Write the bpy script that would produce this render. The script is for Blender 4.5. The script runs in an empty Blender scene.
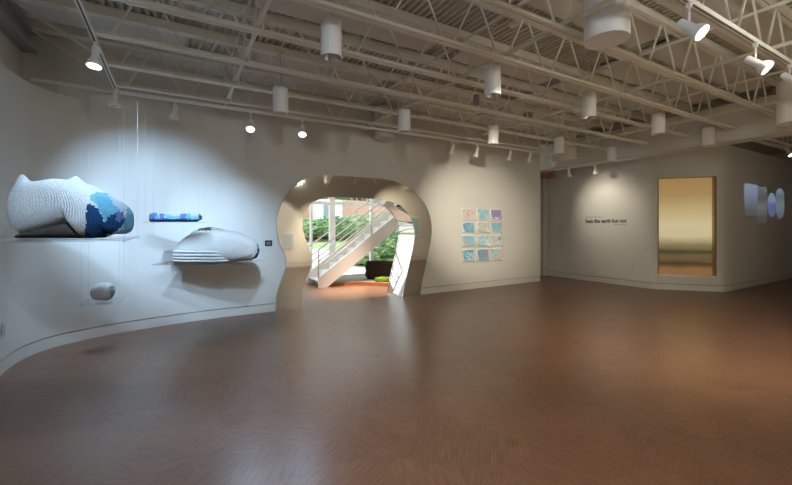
import bpy, bmesh, math, random
from mathutils import Vector, Matrix
from math import pi, sin, cos, radians, sqrt
random.seed(7)
SC = bpy.context.scene
COL = SC.collection

# ------------------------------------------------------------------ materials
def new_mat(name):
    m = bpy.data.materials.new(name); m.use_nodes = True
    nt = m.node_tree; b = nt.nodes['Principled BSDF']
    return m, nt, b

def node(nt, kind, **kw):
    n = nt.nodes.new(kind)
    for k, v in kw.items():
        if k in n.inputs: n.inputs[k].default_value = v
        else: setattr(n, k, v)
    return n

def paint(name, col, rough=0.6, bump=0.05, scale=60, metal=0.0, var=0.04, spec=0.4):
    m, nt, b = new_mat(name)
    b.inputs['Roughness'].default_value = rough
    b.inputs['Metallic'].default_value = metal
    b.inputs['Specular IOR Level'].default_value = spec
    tc = node(nt, 'ShaderNodeTexCoord')
    nz = node(nt, 'ShaderNodeTexNoise', Scale=scale, Detail=3.0)
    nt.links.new(tc.outputs['Object'], nz.inputs['Vector'])
    n2 = node(nt, 'ShaderNodeTexNoise', Scale=1.3, Detail=2.0)
    nt.links.new(tc.outputs['Object'], n2.inputs['Vector'])
    mx = node(nt, 'ShaderNodeMix', data_type='RGBA')
    mx.inputs['A'].default_value = (*[c * (1 - var) for c in col], 1)
    mx.inputs['B'].default_value = (*[min(1, c * (1 + var)) for c in col], 1)
    nt.links.new(n2.outputs['Fac'], mx.inputs['Factor'])
    nt.links.new(mx.outputs['Result'], b.inputs['Base Color'])
    if bump:
        bp = node(nt, 'ShaderNodeBump', Strength=bump, Distance=0.004)
        nt.links.new(nz.outputs['Fac'], bp.inputs['Height'])
        nt.links.new(bp.outputs['Normal'], b.inputs['Normal'])
    return m

def emit(name, col, strength):
    m, nt, b = new_mat(name)
    b.inputs['Base Color'].default_value = (0.8, 0.8, 0.8, 1)
    b.inputs['Emission Color'].default_value = (*col, 1)
    b.inputs['Emission Strength'].default_value = strength
    return m

def knit(name, col, col2, scale=70):
    m, nt, b = new_mat(name)
    b.inputs['Roughness'].default_value = 0.95
    b.inputs['Specular IOR Level'].default_value = 0.1
    tc = node(nt, 'ShaderNodeTexCoord')
    w = node(nt, 'ShaderNodeTexWave', Scale=scale * 0.35, Distortion=2.5, Detail=2.0)
    w.inputs['Detail Scale'].default_value = 2.0
    nt.links.new(tc.outputs['Object'], w.inputs['Vector'])
    v = node(nt, 'ShaderNodeTexVoronoi', Scale=scale)
    nt.links.new(tc.outputs['Object'], v.inputs['Vector'])
    n = node(nt, 'ShaderNodeTexNoise', Scale=7.0, Detail=3.0)
    nt.links.new(tc.outputs['Object'], n.inputs['Vector'])
    mx = node(nt, 'ShaderNodeMix', data_type='RGBA')
    mx.inputs['A'].default_value = (*col, 1); mx.inputs['B'].default_value = (*col2, 1)
    nt.links.new(n.outputs['Fac'], mx.inputs['Factor'])
    gp = node(nt, 'ShaderNodeMapRange'); gp.inputs['From Min'].default_value = 0.45; gp.inputs['From Max'].default_value = 0.75; gp.inputs['To Min'].default_value = 0.0; gp.inputs['To Max'].default_value = 0.22
    nt.links.new(v.outputs['Distance'], gp.inputs['Value'])
    m2 = node(nt, 'ShaderNodeMix', data_type='RGBA'); m2.inputs['B'].default_value = (*[c*k for c, k in zip(col2, (0.45, 0.40, 0.34))], 1)
    nt.links.new(mx.outputs['Result'], m2.inputs['A']); nt.links.new(gp.outputs[0], m2.inputs['Factor'])
    nt.links.new(m2.outputs['Result'], b.inputs['Base Color'])
    ad = node(nt, 'ShaderNodeMath', operation='MULTIPLY_ADD')
    nt.links.new(v.outputs['Distance'], ad.inputs[0]); ad.inputs[1].default_value = -0.8
    nt.links.new(w.outputs['Fac'], ad.inputs[2])
    bp = node(nt, 'ShaderNodeBump', Strength=0.7, Distance=0.012)
    nt.links.new(ad.outputs[0], bp.inputs['Height'])
    nt.links.new(bp.outputs['Normal'], b.inputs['Normal'])
    return m

def clear(name, tint=(0.95, 0.97, 1.0), gloss=0.08, edge=None):
    m, nt, b = new_mat(name)
    out = [n for n in nt.nodes if n.type == 'OUTPUT_MATERIAL'][0]
    nt.nodes.remove(b)
    t = node(nt, 'ShaderNodeBsdfTransparent'); t.inputs['Color'].default_value = (*tint, 1)
    g = node(nt, 'ShaderNodeBsdfGlossy', Roughness=0.05)
    lw = node(nt, 'ShaderNodeLayerWeight', Blend=0.25)
    mu = node(nt, 'ShaderNodeMath', operation='MULTIPLY_ADD')
    nt.links.new(lw.outputs['Fresnel'], mu.inputs[0]); mu.inputs[1].default_value = 0.45; mu.inputs[2].default_value = gloss * 0.3
    mx = node(nt, 'ShaderNodeMixShader')
    nt.links.new(mu.outputs[0], mx.inputs[0]); nt.links.new(t.outputs[0], mx.inputs[1]); nt.links.new(g.outputs[0], mx.inputs[2])
    nt.links.new(mx.outputs[0], out.inputs['Surface'])
    return m

M = {}
M['wall'] = paint('wall_paint', (0.745, 0.735, 0.685), 0.65, 0.04)
M['base'] = paint('baseboard_paint', (0.73, 0.72, 0.675), 0.5, 0.02)
M['dark'] = paint('reveal_shadow_gap', (0.10, 0.095, 0.09), 0.8, 0)
M['deck'] = paint('deck_paint', (0.64, 0.615, 0.545), 0.7, 0.02)
M['board'] = paint('ceiling_board', (0.70, 0.68, 0.63), 0.8, 0.05, 90)
M['steel'] = paint('joist_paint', (0.85, 0.83, 0.74), 0.5, 0.02)
M['girder'] = paint('girder_paint', (0.30, 0.285, 0.26), 0.6, 0.02)
M['white'] = paint('white_enamel', (0.92, 0.92, 0.91), 0.35, 0.0, var=0.01)
M['offwhite'] = paint('cream_enamel', (0.72, 0.69, 0.63), 0.45, 0.0, var=0.01)
M['slot'] = paint('track_slot', (0.03, 0.03, 0.035), 0.5, 0)
M['baffle'] = paint('aluminium_baffle', (0.62, 0.63, 0.64), 0.28, 0, metal=0.9)
M['grey'] = paint('grey_plastic', (0.30, 0.31, 0.31), 0.5, 0)
M['pale'] = paint('pale_plastic', (0.68, 0.67, 0.64), 0.45, 0, var=0.0)
M['black'] = paint('black_plastic', (0.02, 0.02, 0.025), 0.35, 0)
M['ink'] = paint('vinyl_black', (0.03, 0.028, 0.025), 0.6, 0)
M['inkgrey'] = paint('vinyl_grey', (0.22, 0.21, 0.19), 0.6, 0)
M['stair'] = paint('stair_enamel', (0.78, 0.75, 0.70), 0.4, 0.0, var=0.01)
M['lens'] = emit('lamp_lens_cool', (0.93, 0.96, 1.0), 9.0)
M['lenswarm'] = emit('lamp_lens_warm', (1.0, 0.95, 0.86), 9.0)
M['lensoff'] = paint('lamp_lens_off', (0.6, 0.6, 0.6), 0.2, 0)
M['mirror'] = paint('polished_steel', (0.66, 0.635, 0.60), 0.045, 0.0, metal=1.0, var=0.015)
M['seam'] = paint('dark_seam', (0.06, 0.06, 0.06), 0.4, 0)
M['glass'] = clear('window_glass', (0.97, 0.99, 0.98), 0.1)
M['acrylic'] = clear('clear_acrylic', (0.965, 0.98, 1.0), 0.2)
M['wire'] = paint('hanging_wire', (0.65, 0.67, 0.70), 0.3, 0)
M['knit_white'] = knit('knit_white', (0.90, 0.90, 0.88), (0.80, 0.79, 0.74))
M['knit_navy'] = knit('knit_navy', (0.012, 0.05, 0.14), (0.03, 0.10, 0.24))
M['knit_sky'] = knit('knit_sky', (0.12, 0.42, 0.62), (0.22, 0.56, 0.72))
M['knit_lav'] = knit('knit_lavender', (0.55, 0.62, 0.74), (0.70, 0.76, 0.82))
M['knit_teal'] = knit('knit_teal', (0.16, 0.50, 0.52), (0.35, 0.66, 0.64))
M['knit_violet'] = knit('knit_violet', (0.12, 0.20, 0.45), (0.17, 0.24, 0.50))
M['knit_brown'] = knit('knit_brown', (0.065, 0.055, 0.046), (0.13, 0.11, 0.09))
M['knit_grey'] = knit('knit_grey', (0.50, 0.50, 0.50), (0.64, 0.64, 0.63))
M['orange'] = paint('orange_wood', (0.38, 0.13, 0.045), 0.4, 0.05)
M['doorpaint'] = paint('door_grey', (0.36, 0.34, 0.31), 0.45, 0.02)
M['doorlight'] = paint('door_light_grey', (0.52, 0.50, 0.46), 0.45, 0.02)
M['concrete'] = paint('pale_concrete', (0.66, 0.65, 0.62), 0.8, 0.2, 30)
M['mulch'] = paint('mulch', (0.24, 0.13, 0.09), 0.9, 0.6, 40, var=0.25)
M['grass'] = paint('lawn_grass', (0.36, 0.50, 0.22), 0.9, 0.6, 60, var=0.35)
M['leaf'] = paint('leaf_green', (0.20, 0.33, 0.15), 0.6, 0, var=0.4)
M['leaf2'] = paint('leaf_light_green', (0.34, 0.47, 0.24), 0.6, 0, var=0.4)
M['bark'] = paint('bark', (0.10, 0.06, 0.04), 0.9, 0.8, 25, var=0.3)
M['rock'] = paint('dark_peat', (0.050, 0.032, 0.024), 0.95, 1.0, 45, var=0.4)
M['moss'] = paint('moss', (0.20, 0.30, 0.03), 0.95, 0.8, 80, var=0.4)
M['gravel'] = paint('gravel', (0.36, 0.34, 0.30), 0.9, 1.0, 90, var=0.3)
M['roof'] = paint('roof_slate', (0.24, 0.22, 0.22), 0.8, 0.2)
M['siding'] = paint('white_siding', (0.82, 0.84, 0.86), 0.6, 0.05)
M['dimglass'] = paint('house_glass', (0.25, 0.31, 0.36), 0.1, 0)

def floor_mat():
    m, nt, b = new_mat('wood_grain_linoleum')
    tc = node(nt, 'ShaderNodeTexCoord')
    mp = node(nt, 'ShaderNodeMapping'); mp.inputs['Rotation'].default_value = (0, 0, radians(17))
    nt.links.new(tc.outputs['Object'], mp.inputs['Vector'])
    # irregular blocks
    vo = node(nt, 'ShaderNodeTexVoronoi', Scale=2.5); vo.distance = 'MANHATTAN'
    vo.inputs['Randomness'].default_value = 0.75
    nt.links.new(mp.outputs[0], vo.inputs['Vector'])
    sep = node(nt, 'ShaderNodeSeparateColor'); nt.links.new(vo.outputs['Color'], sep.inputs[0])
    ang = node(nt, 'ShaderNodeMath', operation='MULTIPLY'); ang.inputs[1].default_value = pi
    nt.links.new(sep.outputs[0], ang.inputs[0])
    rot = node(nt, 'ShaderNodeVectorRotate'); rot.rotation_type = 'Z_AXIS'
    nt.links.new(mp.outputs[0], rot.inputs['Vector']); nt.links.new(ang.outputs[0], rot.inputs['Angle'])
    sc = node(nt, 'ShaderNodeMapping'); sc.inputs['Scale'].default_value = (4.5, 92.0, 1.0)
    nt.links.new(rot.outputs[0], sc.inputs['Vector'])
    gr = node(nt, 'ShaderNodeTexNoise', Scale=1.0, Detail=4.0, Roughness=0.6)
    nt.links.new(sc.outputs[0], gr.inputs['Vector'])
    cr = node(nt, 'ShaderNodeValToRGB')
    cr.color_ramp.elements[0].position = 0.36; cr.color_ramp.elements[0].color = (0.136, 0.068, 0.039, 1)
    cr.color_ramp.elements[1].position = 0.70; cr.color_ramp.elements[1].color = (0.240, 0.130, 0.078, 1)
    nt.links.new(gr.outputs['Fac'], cr.inputs['Fac'])
    hv = node(nt, 'ShaderNodeHueSaturation')
    vv = node(nt, 'ShaderNodeMapRange'); vv.inputs['To Min'].default_value = 0.92; vv.inputs['To Max'].default_value = 1.08
    nt.links.new(sep.outputs[1], vv.inputs['Value']); nt.links.new(vv.outputs[0], hv.inputs['Value'])
    nt.links.new(cr.outputs['Color'], hv.inputs['Color'])
    nt.links.new(hv.outputs['Color'], b.inputs['Base Color'])
    b.inputs['Roughness'].default_value = 0.30
    b.inputs['Specular IOR Level'].default_value = 0.5
    bp = node(nt, 'ShaderNodeBump', Strength=0.11, Distance=0.002)
    nt.links.new(gr.outputs['Fac'], bp.inputs['Height']); nt.links.new(bp.outputs['Normal'], b.inputs['Normal'])
    return m
M['floor'] = floor_mat()

def brick_mat():
    m, nt, b = new_mat('red_brick')
    tc = node(nt, 'ShaderNodeTexCoord')
    mp = node(nt, 'ShaderNodeMapping'); mp.inputs['Rotation'].default_value = (radians(90), 0, 0)
    nt.links.new(tc.outputs['Object'], mp.inputs['Vector'])
    br = node(nt, 'ShaderNodeTexBrick', Scale=4.0)
    br.inputs['Color1'].default_value = (0.56, 0.30, 0.24, 1); br.inputs['Color2'].default_value = (0.48, 0.24, 0.19, 1)
    br.inputs['Mortar'].default_value = (0.60, 0.50, 0.45, 1)
    nt.links.new(mp.outputs[0], br.inputs['Vector'])
    nt.links.new(br.outputs['Color'], b.inputs['Base Color'])
    b.inputs['Roughness'].default_value = 0.9
    return m
M['brick'] = brick_mat()

def room_glow_mat():
    # emission gradient painted to stand in for the lit room behind frosted glass
    m, nt, b = new_mat('painted_room_glow')
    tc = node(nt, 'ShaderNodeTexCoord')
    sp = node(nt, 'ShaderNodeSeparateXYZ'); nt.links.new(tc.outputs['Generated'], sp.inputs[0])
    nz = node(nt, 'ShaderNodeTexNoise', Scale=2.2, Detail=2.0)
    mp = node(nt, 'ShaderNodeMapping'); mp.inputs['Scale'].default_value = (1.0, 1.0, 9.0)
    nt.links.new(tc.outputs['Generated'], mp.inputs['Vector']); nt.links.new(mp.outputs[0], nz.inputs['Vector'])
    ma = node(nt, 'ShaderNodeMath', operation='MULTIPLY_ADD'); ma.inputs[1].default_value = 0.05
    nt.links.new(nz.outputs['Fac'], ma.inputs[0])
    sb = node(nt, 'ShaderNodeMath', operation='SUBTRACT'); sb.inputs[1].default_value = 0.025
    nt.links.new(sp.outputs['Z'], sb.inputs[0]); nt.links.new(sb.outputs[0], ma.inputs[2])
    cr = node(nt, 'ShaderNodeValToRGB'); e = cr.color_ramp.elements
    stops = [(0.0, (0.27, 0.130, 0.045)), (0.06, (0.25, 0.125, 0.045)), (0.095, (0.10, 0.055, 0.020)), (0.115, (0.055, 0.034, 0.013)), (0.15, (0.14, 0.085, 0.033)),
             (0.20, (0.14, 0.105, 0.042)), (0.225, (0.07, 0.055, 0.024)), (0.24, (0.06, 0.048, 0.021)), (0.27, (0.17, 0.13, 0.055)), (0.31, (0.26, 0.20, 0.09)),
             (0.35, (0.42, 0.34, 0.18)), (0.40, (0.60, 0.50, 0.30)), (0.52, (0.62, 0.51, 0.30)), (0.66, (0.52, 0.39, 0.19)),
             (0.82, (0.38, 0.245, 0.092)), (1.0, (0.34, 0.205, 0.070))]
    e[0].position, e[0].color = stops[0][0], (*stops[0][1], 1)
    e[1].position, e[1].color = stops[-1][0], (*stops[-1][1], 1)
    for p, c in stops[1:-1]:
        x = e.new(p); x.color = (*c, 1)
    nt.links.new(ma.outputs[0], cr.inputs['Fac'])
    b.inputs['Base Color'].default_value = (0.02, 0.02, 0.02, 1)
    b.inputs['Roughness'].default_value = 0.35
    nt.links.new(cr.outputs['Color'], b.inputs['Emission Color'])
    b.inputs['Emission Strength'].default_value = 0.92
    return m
M['room_glow'] = room_glow_mat()
M['brass'] = paint('gilded_jamb', (0.42, 0.31, 0.12), 0.45, 0)

def sheet_mat(i, pal, scale, base):
    m, nt, b = new_mat('watercolour_%d' % i)
    tc = node(nt, 'ShaderNodeTexCoord')
    mp = node(nt, 'ShaderNodeMapping'); mp.inputs['Location'].default_value = (i * 3.7, i * 1.3, i * 2.1)
    nt.links.new(tc.outputs['Generated'], mp.inputs['Vector'])
    n = node(nt, 'ShaderNodeTexNoise', Scale=scale, Detail=3.0, Roughness=0.65, Distortion=0.8)
    nt.links.new(mp.outputs[0], n.inputs['Vector'])
    cr = node(nt, 'ShaderNodeValToRGB'); e = cr.color_ramp.elements
    k = len(pal)
    e[0].position = 0.33; e[0].color = (*pal[0], 1); e[1].position = 0.67; e[1].color = (*pal[-1], 1)
    for j in range(1, k - 1):
        x = e.new(0.33 + 0.34 * j / (k - 1)); x.color = (*pal[j], 1)
    nt.links.new(n.outputs['Fac'], cr.inputs['Fac'])
    # white paper margin
    sp = node(nt, 'ShaderNodeSeparateXYZ'); nt.links.new(tc.outputs['Generated'], sp.inputs[0])
    def band(sock, lo, hi):
        a = node(nt, 'ShaderNodeMath', operation='GREATER_THAN'); a.inputs[1].default_value = lo
        c = node(nt, 'ShaderNodeMath', operation='LESS_THAN'); c.inputs[1].default_value = hi
        d = node(nt, 'ShaderNodeMath', operation='MULTIPLY')
        nt.links.new(sock, a.inputs[0]); nt.links.new(sock, c.inputs[0])
        nt.links.new(a.outputs[0], d.inputs[0]); nt.links.new(c.outputs[0], d.inputs[1]); return d
    bx = band(sp.outputs['X'], 0.07, 0.93); bz = band(sp.outputs['Z'], 0.10, 0.93)
    mu = node(nt, 'ShaderNodeMath', operation='MULTIPLY')
    nt.links.new(bx.outputs[0], mu.inputs[0]); nt.links.new(bz.outputs[0], mu.inputs[1])
    mx = node(nt, 'ShaderNodeMix', data_type='RGBA'); mx.inputs['A'].default_value = (0.88, 0.87, 0.84, 1)
    nt.links.new(mu.outputs[0], mx.inputs['Factor']); nt.links.new(cr.outputs['Color'], mx.inputs['B'])
    nt.links.new(mx.outputs['Result'], b.inputs['Base Color'])
    b.inputs['Roughness'].default_value = 0.8
    return m

# ------------------------------------------------------------------ mesh helpers
def box(bm, x0, y0, z0, x1, y1, z1, mi=0):
    vs = [bm.verts.new(p) for p in ((x0,y0,z0),(x1,y0,z0),(x1,y1,z0),(x0,y1,z0),(x0,y0,z1),(x1,y0,z1),(x1,y1,z1),(x0,y1,z1))]
    for q in ((3,2,1,0),(4,5,6,7),(0,1,5,4),(1,2,6,5),(2,3,7,6),(3,0,4,7)):
        f = bm.faces.new([vs[i] for i in q]); f.material_index = mi

def frame_of(d):
    d = d.normalized(); up = Vector((0,0,1)) if abs(d.z) < 0.95 else Vector((1,0,0))
    a = d.cross(up).normalized(); return a, d.cross(a).normalized()

def bar(bm, p0, p1, w, h=None):
    """rectangular bar from p0 to p1; w horizontal, h vertical"""
    h = h or w; p0 = Vector(p0); p1 = Vector(p1); a, b = frame_of(p1 - p0)
    r = []
    for p in (p0, p1):
        r.append([bm.verts.new(p + a*sx*w/2 + b*sy*h/2) for sx, sy in ((-1,-1),(1,-1),(1,1),(-1,1))])
    for i in range(4):
        bm.faces.new((r[0][i], r[0][(i+1)%4], r[1][(i+1)%4], r[1][i]))
    bm.faces.new(r[0][::-1]); bm.faces.new(r[1])

def tube(bm, pts, r, seg=8, caps=True):
    pts = [Vector(p) for p in pts]; rings = []
    n = len(pts); rs = r if isinstance(r, (list, tuple)) else [r]*n
    a = None
    for i, p in enumerate(pts):
        d = (pts[min(i+1, n-1)] - pts[max(i-1, 0)])
        if a is None: a, b = frame_of(d)
        else:
            d = d.normalized(); a = (a - d*a.dot(d)).normalized(); b = d.cross(a)
        rings.append([bm.verts.new(p + (a*cos(2*pi*k/seg) + b*sin(2*pi*k/seg))*rs[i]) for k in range(seg)])
    for i in range(n-1):
        for k in range(seg):
            f = bm.faces.new((rings[i][k], rings[i][(k+1)%seg], rings[i+1][(k+1)%seg], rings[i+1][k])); f.smooth = True
    if caps:
        bm.faces.new(rings[0][::-1]); bm.faces.new(rings[-1])

def lathe(bm, prof, origin=(0,0,0), axis=(0,0,1), seg=32, smooth=True):
    """prof: (radius, distance along axis)"""
    o = Vector(origin); d = Vector(axis).normalized(); a, b = frame_of(d); rings = []
    for r, h in prof:
        if r < 1e-6: rings.append([bm.verts.new(o + d*h)])
        else: rings.append([bm.verts.new(o + d*h + (a*cos(2*pi*k/seg) + b*sin(2*pi*k/seg))*r) for k in range(seg)])
    for i in range(len(rings)-1):
        A, B = rings[i], rings[i+1]
        for k in range(seg):
            k2 = (k+1) % seg
            if len(A) == 1 and len(B) == 1: continue
            if len(A) == 1: f = bm.faces.new((A[0], B[k2], B[k]))
            elif len(B) == 1: f = bm.faces.new((A[k], A[k2], B[0]))
            else: f = bm.faces.new((A[k], A[k2], B[k2], B[k]))
            f.smooth = smooth

def obj(name, bm, mats, parent=None, loc=None, sharp=None, recalc=True):
    if recalc: bmesh.ops.recalc_face_normals(bm, faces=bm.faces)
    me = bpy.data.meshes.new(name); bm.to_mesh(me); bm.free()
    for m in (mats if isinstance(mats, (list, tuple)) else [mats]): me.materials.append(m)
    if sharp is not None:
        for p in me.polygons: p.use_smooth = True
        me.set_sharp_from_angle(angle=radians(sharp))
    o = bpy.data.objects.new(name, me); COL.objects.link(o)
    if loc: o.location = loc
    if parent: o.parent = parent
    return o

def thing(name, label, cat, loc=(0,0,0), rz=0, group=None):
    o = bpy.data.objects.new(name, None); COL.objects.link(o)
    o.location = loc; o.rotation_euler = (0, 0, rz); o.empty_display_size = 0.1
    return tag(o, label, cat, group)

def tag(o, label, cat, group=None):
    o['label'] = label; o['category'] = cat
    if group: o['group'] = group
    return o

def structure(o, label=None, cat=None):
    o['kind'] = 'structure'
    if label: o['label'] = label
    return o

def B(): return bmesh.new()

def dup(root, loc, label=None, group=None, rz=None):
    r = root.copy(); COL.objects.link(r); r.location = loc
    if rz is not None: r.rotation_euler = (0, 0, rz)
    if label: r['label'] = label
    if group: r['group'] = group
    for ch in list(root.children):
        c = ch.copy(); COL.objects.link(c); c.parent = r
        for g in list(ch.children):
            d = g.copy(); COL.objects.link(d); d.parent = c
    return r

def offset_line(pts, d):
    out = []
    for i, p in enumerate(pts):
        a = Vector(pts[max(i-1, 0)]); b = Vector(pts[min(i+1, len(pts)-1)])
        if 0 < i < len(pts)-1:
            t1 = (Vector(p)-a).normalized(); t2 = (b-Vector(p)).normalized(); t = (t1+t2).normalized()
            k = 1/max(0.4, t.dot(t1))
        else: t = (b-a).normalized(); k = 1
        out.append((p[0] - t.y*d*k, p[1] + t.x*d*k))
    return out

def strip(bm, pts, z0, z1, th, off=0.0):
    """wall prism; pts is the room face, thickness goes to the left of travel"""
    A = offset_line(pts, off) if off else pts
    C_ = offset_line(pts, off+th)
    n = len(pts); R = []
    for a, c in zip(A, C_):
        R.append([bm.verts.new((a[0],a[1],z0)), bm.verts.new((a[0],a[1],z1)), bm.verts.new((c[0],c[1],z1)), bm.verts.new((c[0],c[1],z0))])
    for i in range(n-1):
        for k in range(4):
            bm.faces.new((R[i][k], R[i][(k+1)%4], R[i+1][(k+1)%4], R[i+1][k]))
    bm.faces.new(R[0]); bm.faces.new(R[-1][::-1])

def catmull(P, per=6, closed=False):
    out = []; n = len(P)
    for i in range(n-1):
        p0 = P[max(i-1,0)]; p1 = P[i]; p2 = P[i+1]; p3 = P[min(i+2,n-1)]
        for j in range(per):
            t = j/per
            out.append(tuple(0.5*((2*p1[k]) + (-p0[k]+p2[k])*t + (2*p0[k]-5*p1[k]+4*p2[k]-p3[k])*t*t + (-p0[k]+3*p1[k]-3*p2[k]+p3[k])*t**3) for k in range(len(p1))))
    out.append(tuple(P[-1])); return out

# ------------------------------------------------------------------ key dimensions
ZD = 4.03        # underside of the steel deck
ZT = 3.90        # underside of the joists' top chords
ZB = 3.385       # centre of the bottom chords
XS = 9.25        # face of the dropped bulkhead
# back wall frame
W0 = Vector((1.58, 6.98)); U = Vector((0.99953, 0.03054)); N = Vector((0.03054, -0.99953))   # N faces the room
def wp(s, z, off=0.0):
    return Vector((W0.x + U.x*s + N.x*off, W0.y + U.y*s + N.y*off, z))

OUT = [(-0.035,0.0),(-0.007,0.332),(0.106,0.666),(0.153,0.837),(0.134,0.985),(0.053,1.160),(-0.003,1.345),(-0.017,1.518),(0.009,1.748),
       (0.106,1.990),(0.279,2.217),(0.517,2.390),(0.793,2.472),(1.116,2.492),(1.526,2.497),(2.107,2.497),(2.495,2.445),(2.902,2.285),
       (3.202,2.022),(3.361,1.708),(3.398,1.388),(3.334,1.032),(3.229,0.634),(3.142,0.332),(3.080,0.0)]
INN = [(0.425,0.0),(0.434,0.218),(0.445,0.351),(0.490,0.489),(0.560,0.638),(0.604,0.768),(0.612,0.945),(0.547,1.168),(0.468,1.377),
       (0.443,1.565),(0.487,1.757),(0.604,1.930),(0.825,2.040),(1.050,2.070),(1.526,2.078),(1.954,2.072),(2.262,2.050),(2.495,1.990),
       (2.697,1.855),(2.865,1.630),(2.928,1.391),(2.902,1.109),(2.813,0.766),(2.720,0.428),(2.645,0.110),(2.620,0.0)]
OUTs = catmull(OUT, 5); INNs = catmull(INN, 5)

# ------------------------------------------------------------------ setting
bm = B(); box(bm, -2.2, -0.6, -0.12, 18.3, 10.5, 0.0)
structure(obj('floor', bm, M['floor']))

# back wall with the portal notch
WT = 0.45
bm = B()
SEND = 7.203
poly = [(-0.9, 0.147)] + [(s, z) for s, z in OUTs if z > 0.147]
i0 = min(p[0] for p in OUTs[:6])
poly = [(-0.9, 0.147), (-0.023, 0.147)] + [(s, z) for s, z in OUTs if z > 0.16] + [(3.112, 0.147), (SEND, 0.147), (SEND, ZD), (-0.9, ZD)]
fr = [bm.verts.new(wp(s, z)) for s, z in poly]; bk = [bm.verts.new(wp(s, z, -WT)) for s, z in poly]
bm.faces.new(fr); bm.faces.new(bk[::-1])
for i in range(len(poly)):
    j = (i+1) % len(poly); bm.faces.new((fr[i], bk[i], bk[j], fr[j]))
structure(obj('wall_back', bm, M['wall']))

def base_pair(tagname, pts, off_gap=0.03):
    bm = B(); strip(bm, pts, 0.0, 0.134, 0.05)
    structure(obj('baseboard_' + tagname, bm, M['base']))
    bm = B(); strip(bm, pts, 0.0, 0.16, 0.05, off=0.012 + 0.04)
    structure(obj('trim_' + str(base_pair.n), bm, M['dark'])); base_pair.n += 1
base_pair.n = 1
def w2(s): p = wp(s, 0); return (p.x, p.y)
# curved left wall (room face), travelling from behind the camera round to the back wall
curve = [(-1.5,-0.4),(-1.5,2.0),(-1.5,4.0),(-1.51,5.1),(-1.525,5.55),(-1.48,5.93),(-1.34,6.22),(-1.10,6.44),(-0.67,6.65),(-0.10,6.81),(0.35,6.90),(w2(-0.9))]
curve = catmull(curve, 5)
bm = B(); strip(bm, curve, 0.147, 3.18, 0.05); structure(obj('wall_left', bm, M['wall'], sharp=35))
base_pair('left', curve)
base_pair('back_left', [w2(-0.9), w2(-0.03)])
base_pair('back_right', [w2(3.083), w2(SEND)])
# upper wall set back above the curved one
bm = B()
strip(bm, [(-1.66,-0.4), (-1.66, 6.50), (-1.52,6.50), (-1.30,6.45), (-1.10,6.465), (-0.67,6.665), (-0.10,6.82), (0.35,6.905), w2(-0.9)], 3.1, ZD, 0.1)
box(bm, -1.75, -0.4, 2.9, -1.545, 5.5, 3.12); strip(bm, offset_line(curve, 0.045), 3.05, 3.16, 0.25)
box(bm, -1.80, -0.5, 0.0, -1.70, 7.4, 3.3)
structure(obj('wall_upper_left', bm, M['wall']))
# end face of the back wall, recess and door
e = w2(SEND); e2 = wp(SEND, 0, -WT)
bm = B(); strip(bm, [(8.78, 7.93), (10.2, 7.93)], 0.0, ZD, 0.12); structure(obj('wall_recess', bm, M['wall']))
bm = B(); box(bm, 8.60, 7.30, 0.0, 8.785, 7.95, 3.12); structure(obj('wall_recess_side', bm, M['wall']))
bm = B(); box(bm, 8.79, 7.72, 3.00, 9.995, 7.92, 3.10); structure(obj('trim_20', bm, M['orange']), 'orange timber lining at the head of the recess')

d = thing('door', 'tall grey panel door in the recess beside the text wall', 'door', (9.45, 7.90, 0))
d.name = 'door_1'; d['kind'] = 'structure'
for x0, x1, m in ((-0.62, -0.02, 'doorpaint'), (0.0, 0.235, 'doorpaint'), (0.255, 0.50, 'doorlight')):
    bm = B(); box(bm, x0, -0.05, 0.01, x1, 0.0, 2.98); obj('door_leaf', bm, M[m], d)
bm = B(); tube(bm, [(-0.05,-0.055,1.02),(-0.05,-0.10,1.02),(-0.16,-0.10,1.02)], 0.011); obj('door_handle', bm, M['baffle'], d)

# right side: text wall, chamfered corner with the lit niche, projection wall
t0 = (10.0, 7.95); c0 = (10.0, 4.92); c1 = (10.87, 3.98)
right1 = [t0, (10.0, 6.0), (10.0, 5.12), (10.005, 5.0), (10.025, 4.92), (10.06, 4.87)]
right2 = [(10.90, 3.95), (10.96, 3.905), (11.06, 3.875), (11.25, 3.865), (12.0, 3.87), (18.2, 3.95)]
NA = Vector((10.06, 4.87)); NB_ = Vector((10.90, 3.95))
mid = lambda t: (NA.x + (NB_.x-NA.x)*t, NA.y + (NB_.y-NA.y)*t)
bm = B(); strip(bm, right1, 0.147, ZD, 0.10); structure(obj('wall_text', bm, M['wall'], sharp=35))
bm = B(); strip(bm, right2, 0.147, 3.42, 0.10); structure(obj('wall_projection', bm, M['wall'], sharp=35))
NLEN = (NB_-NA).length; LA, LB = 0.05, NLEN-0.05     # the niche opening runs LA..LB along the chamfer
nz0, nz1 = 0.35, 2.68
bm = B()
strip(bm, [mid(0), mid(1)], 0.147, nz0, 0.36); strip(bm, [mid(0), mid(1)], nz1, ZD, 0.36)
strip(bm, [mid(0), mid(LA/NLEN)], nz0, nz1, 0.36); strip(bm, [mid(LB/NLEN), mid(1)], nz0, nz1, 0.36)
structure(obj('wall_chamfer', bm, M['wall']))
base_pair('right', right1 + right2)
nd = (NB_-NA).normalized(); nn = Vector((-nd.y, nd.x))   # nn points into the wall
def npnt(a, b, z): return Vector((NA.x + nd.x*a + nn.x*b, NA.y + nd.y*a + nn.y*b, z))
def nbox(bm, a0, a1, b0, b1, z0, z1):
    vs = [bm.verts.new(npnt(a, b, z)) for z in (z0, z1) for a, b in ((a0,b0),(a1,b0),(a1,b1),(a0,b1))]
    for q in ((3,2,1,0),(4,5,6,7),(0,1,5,4),(1,2,6,5),(2,3,7,6),(3,0,4,7)): bm.faces.new([vs[i] for i in q])
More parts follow.
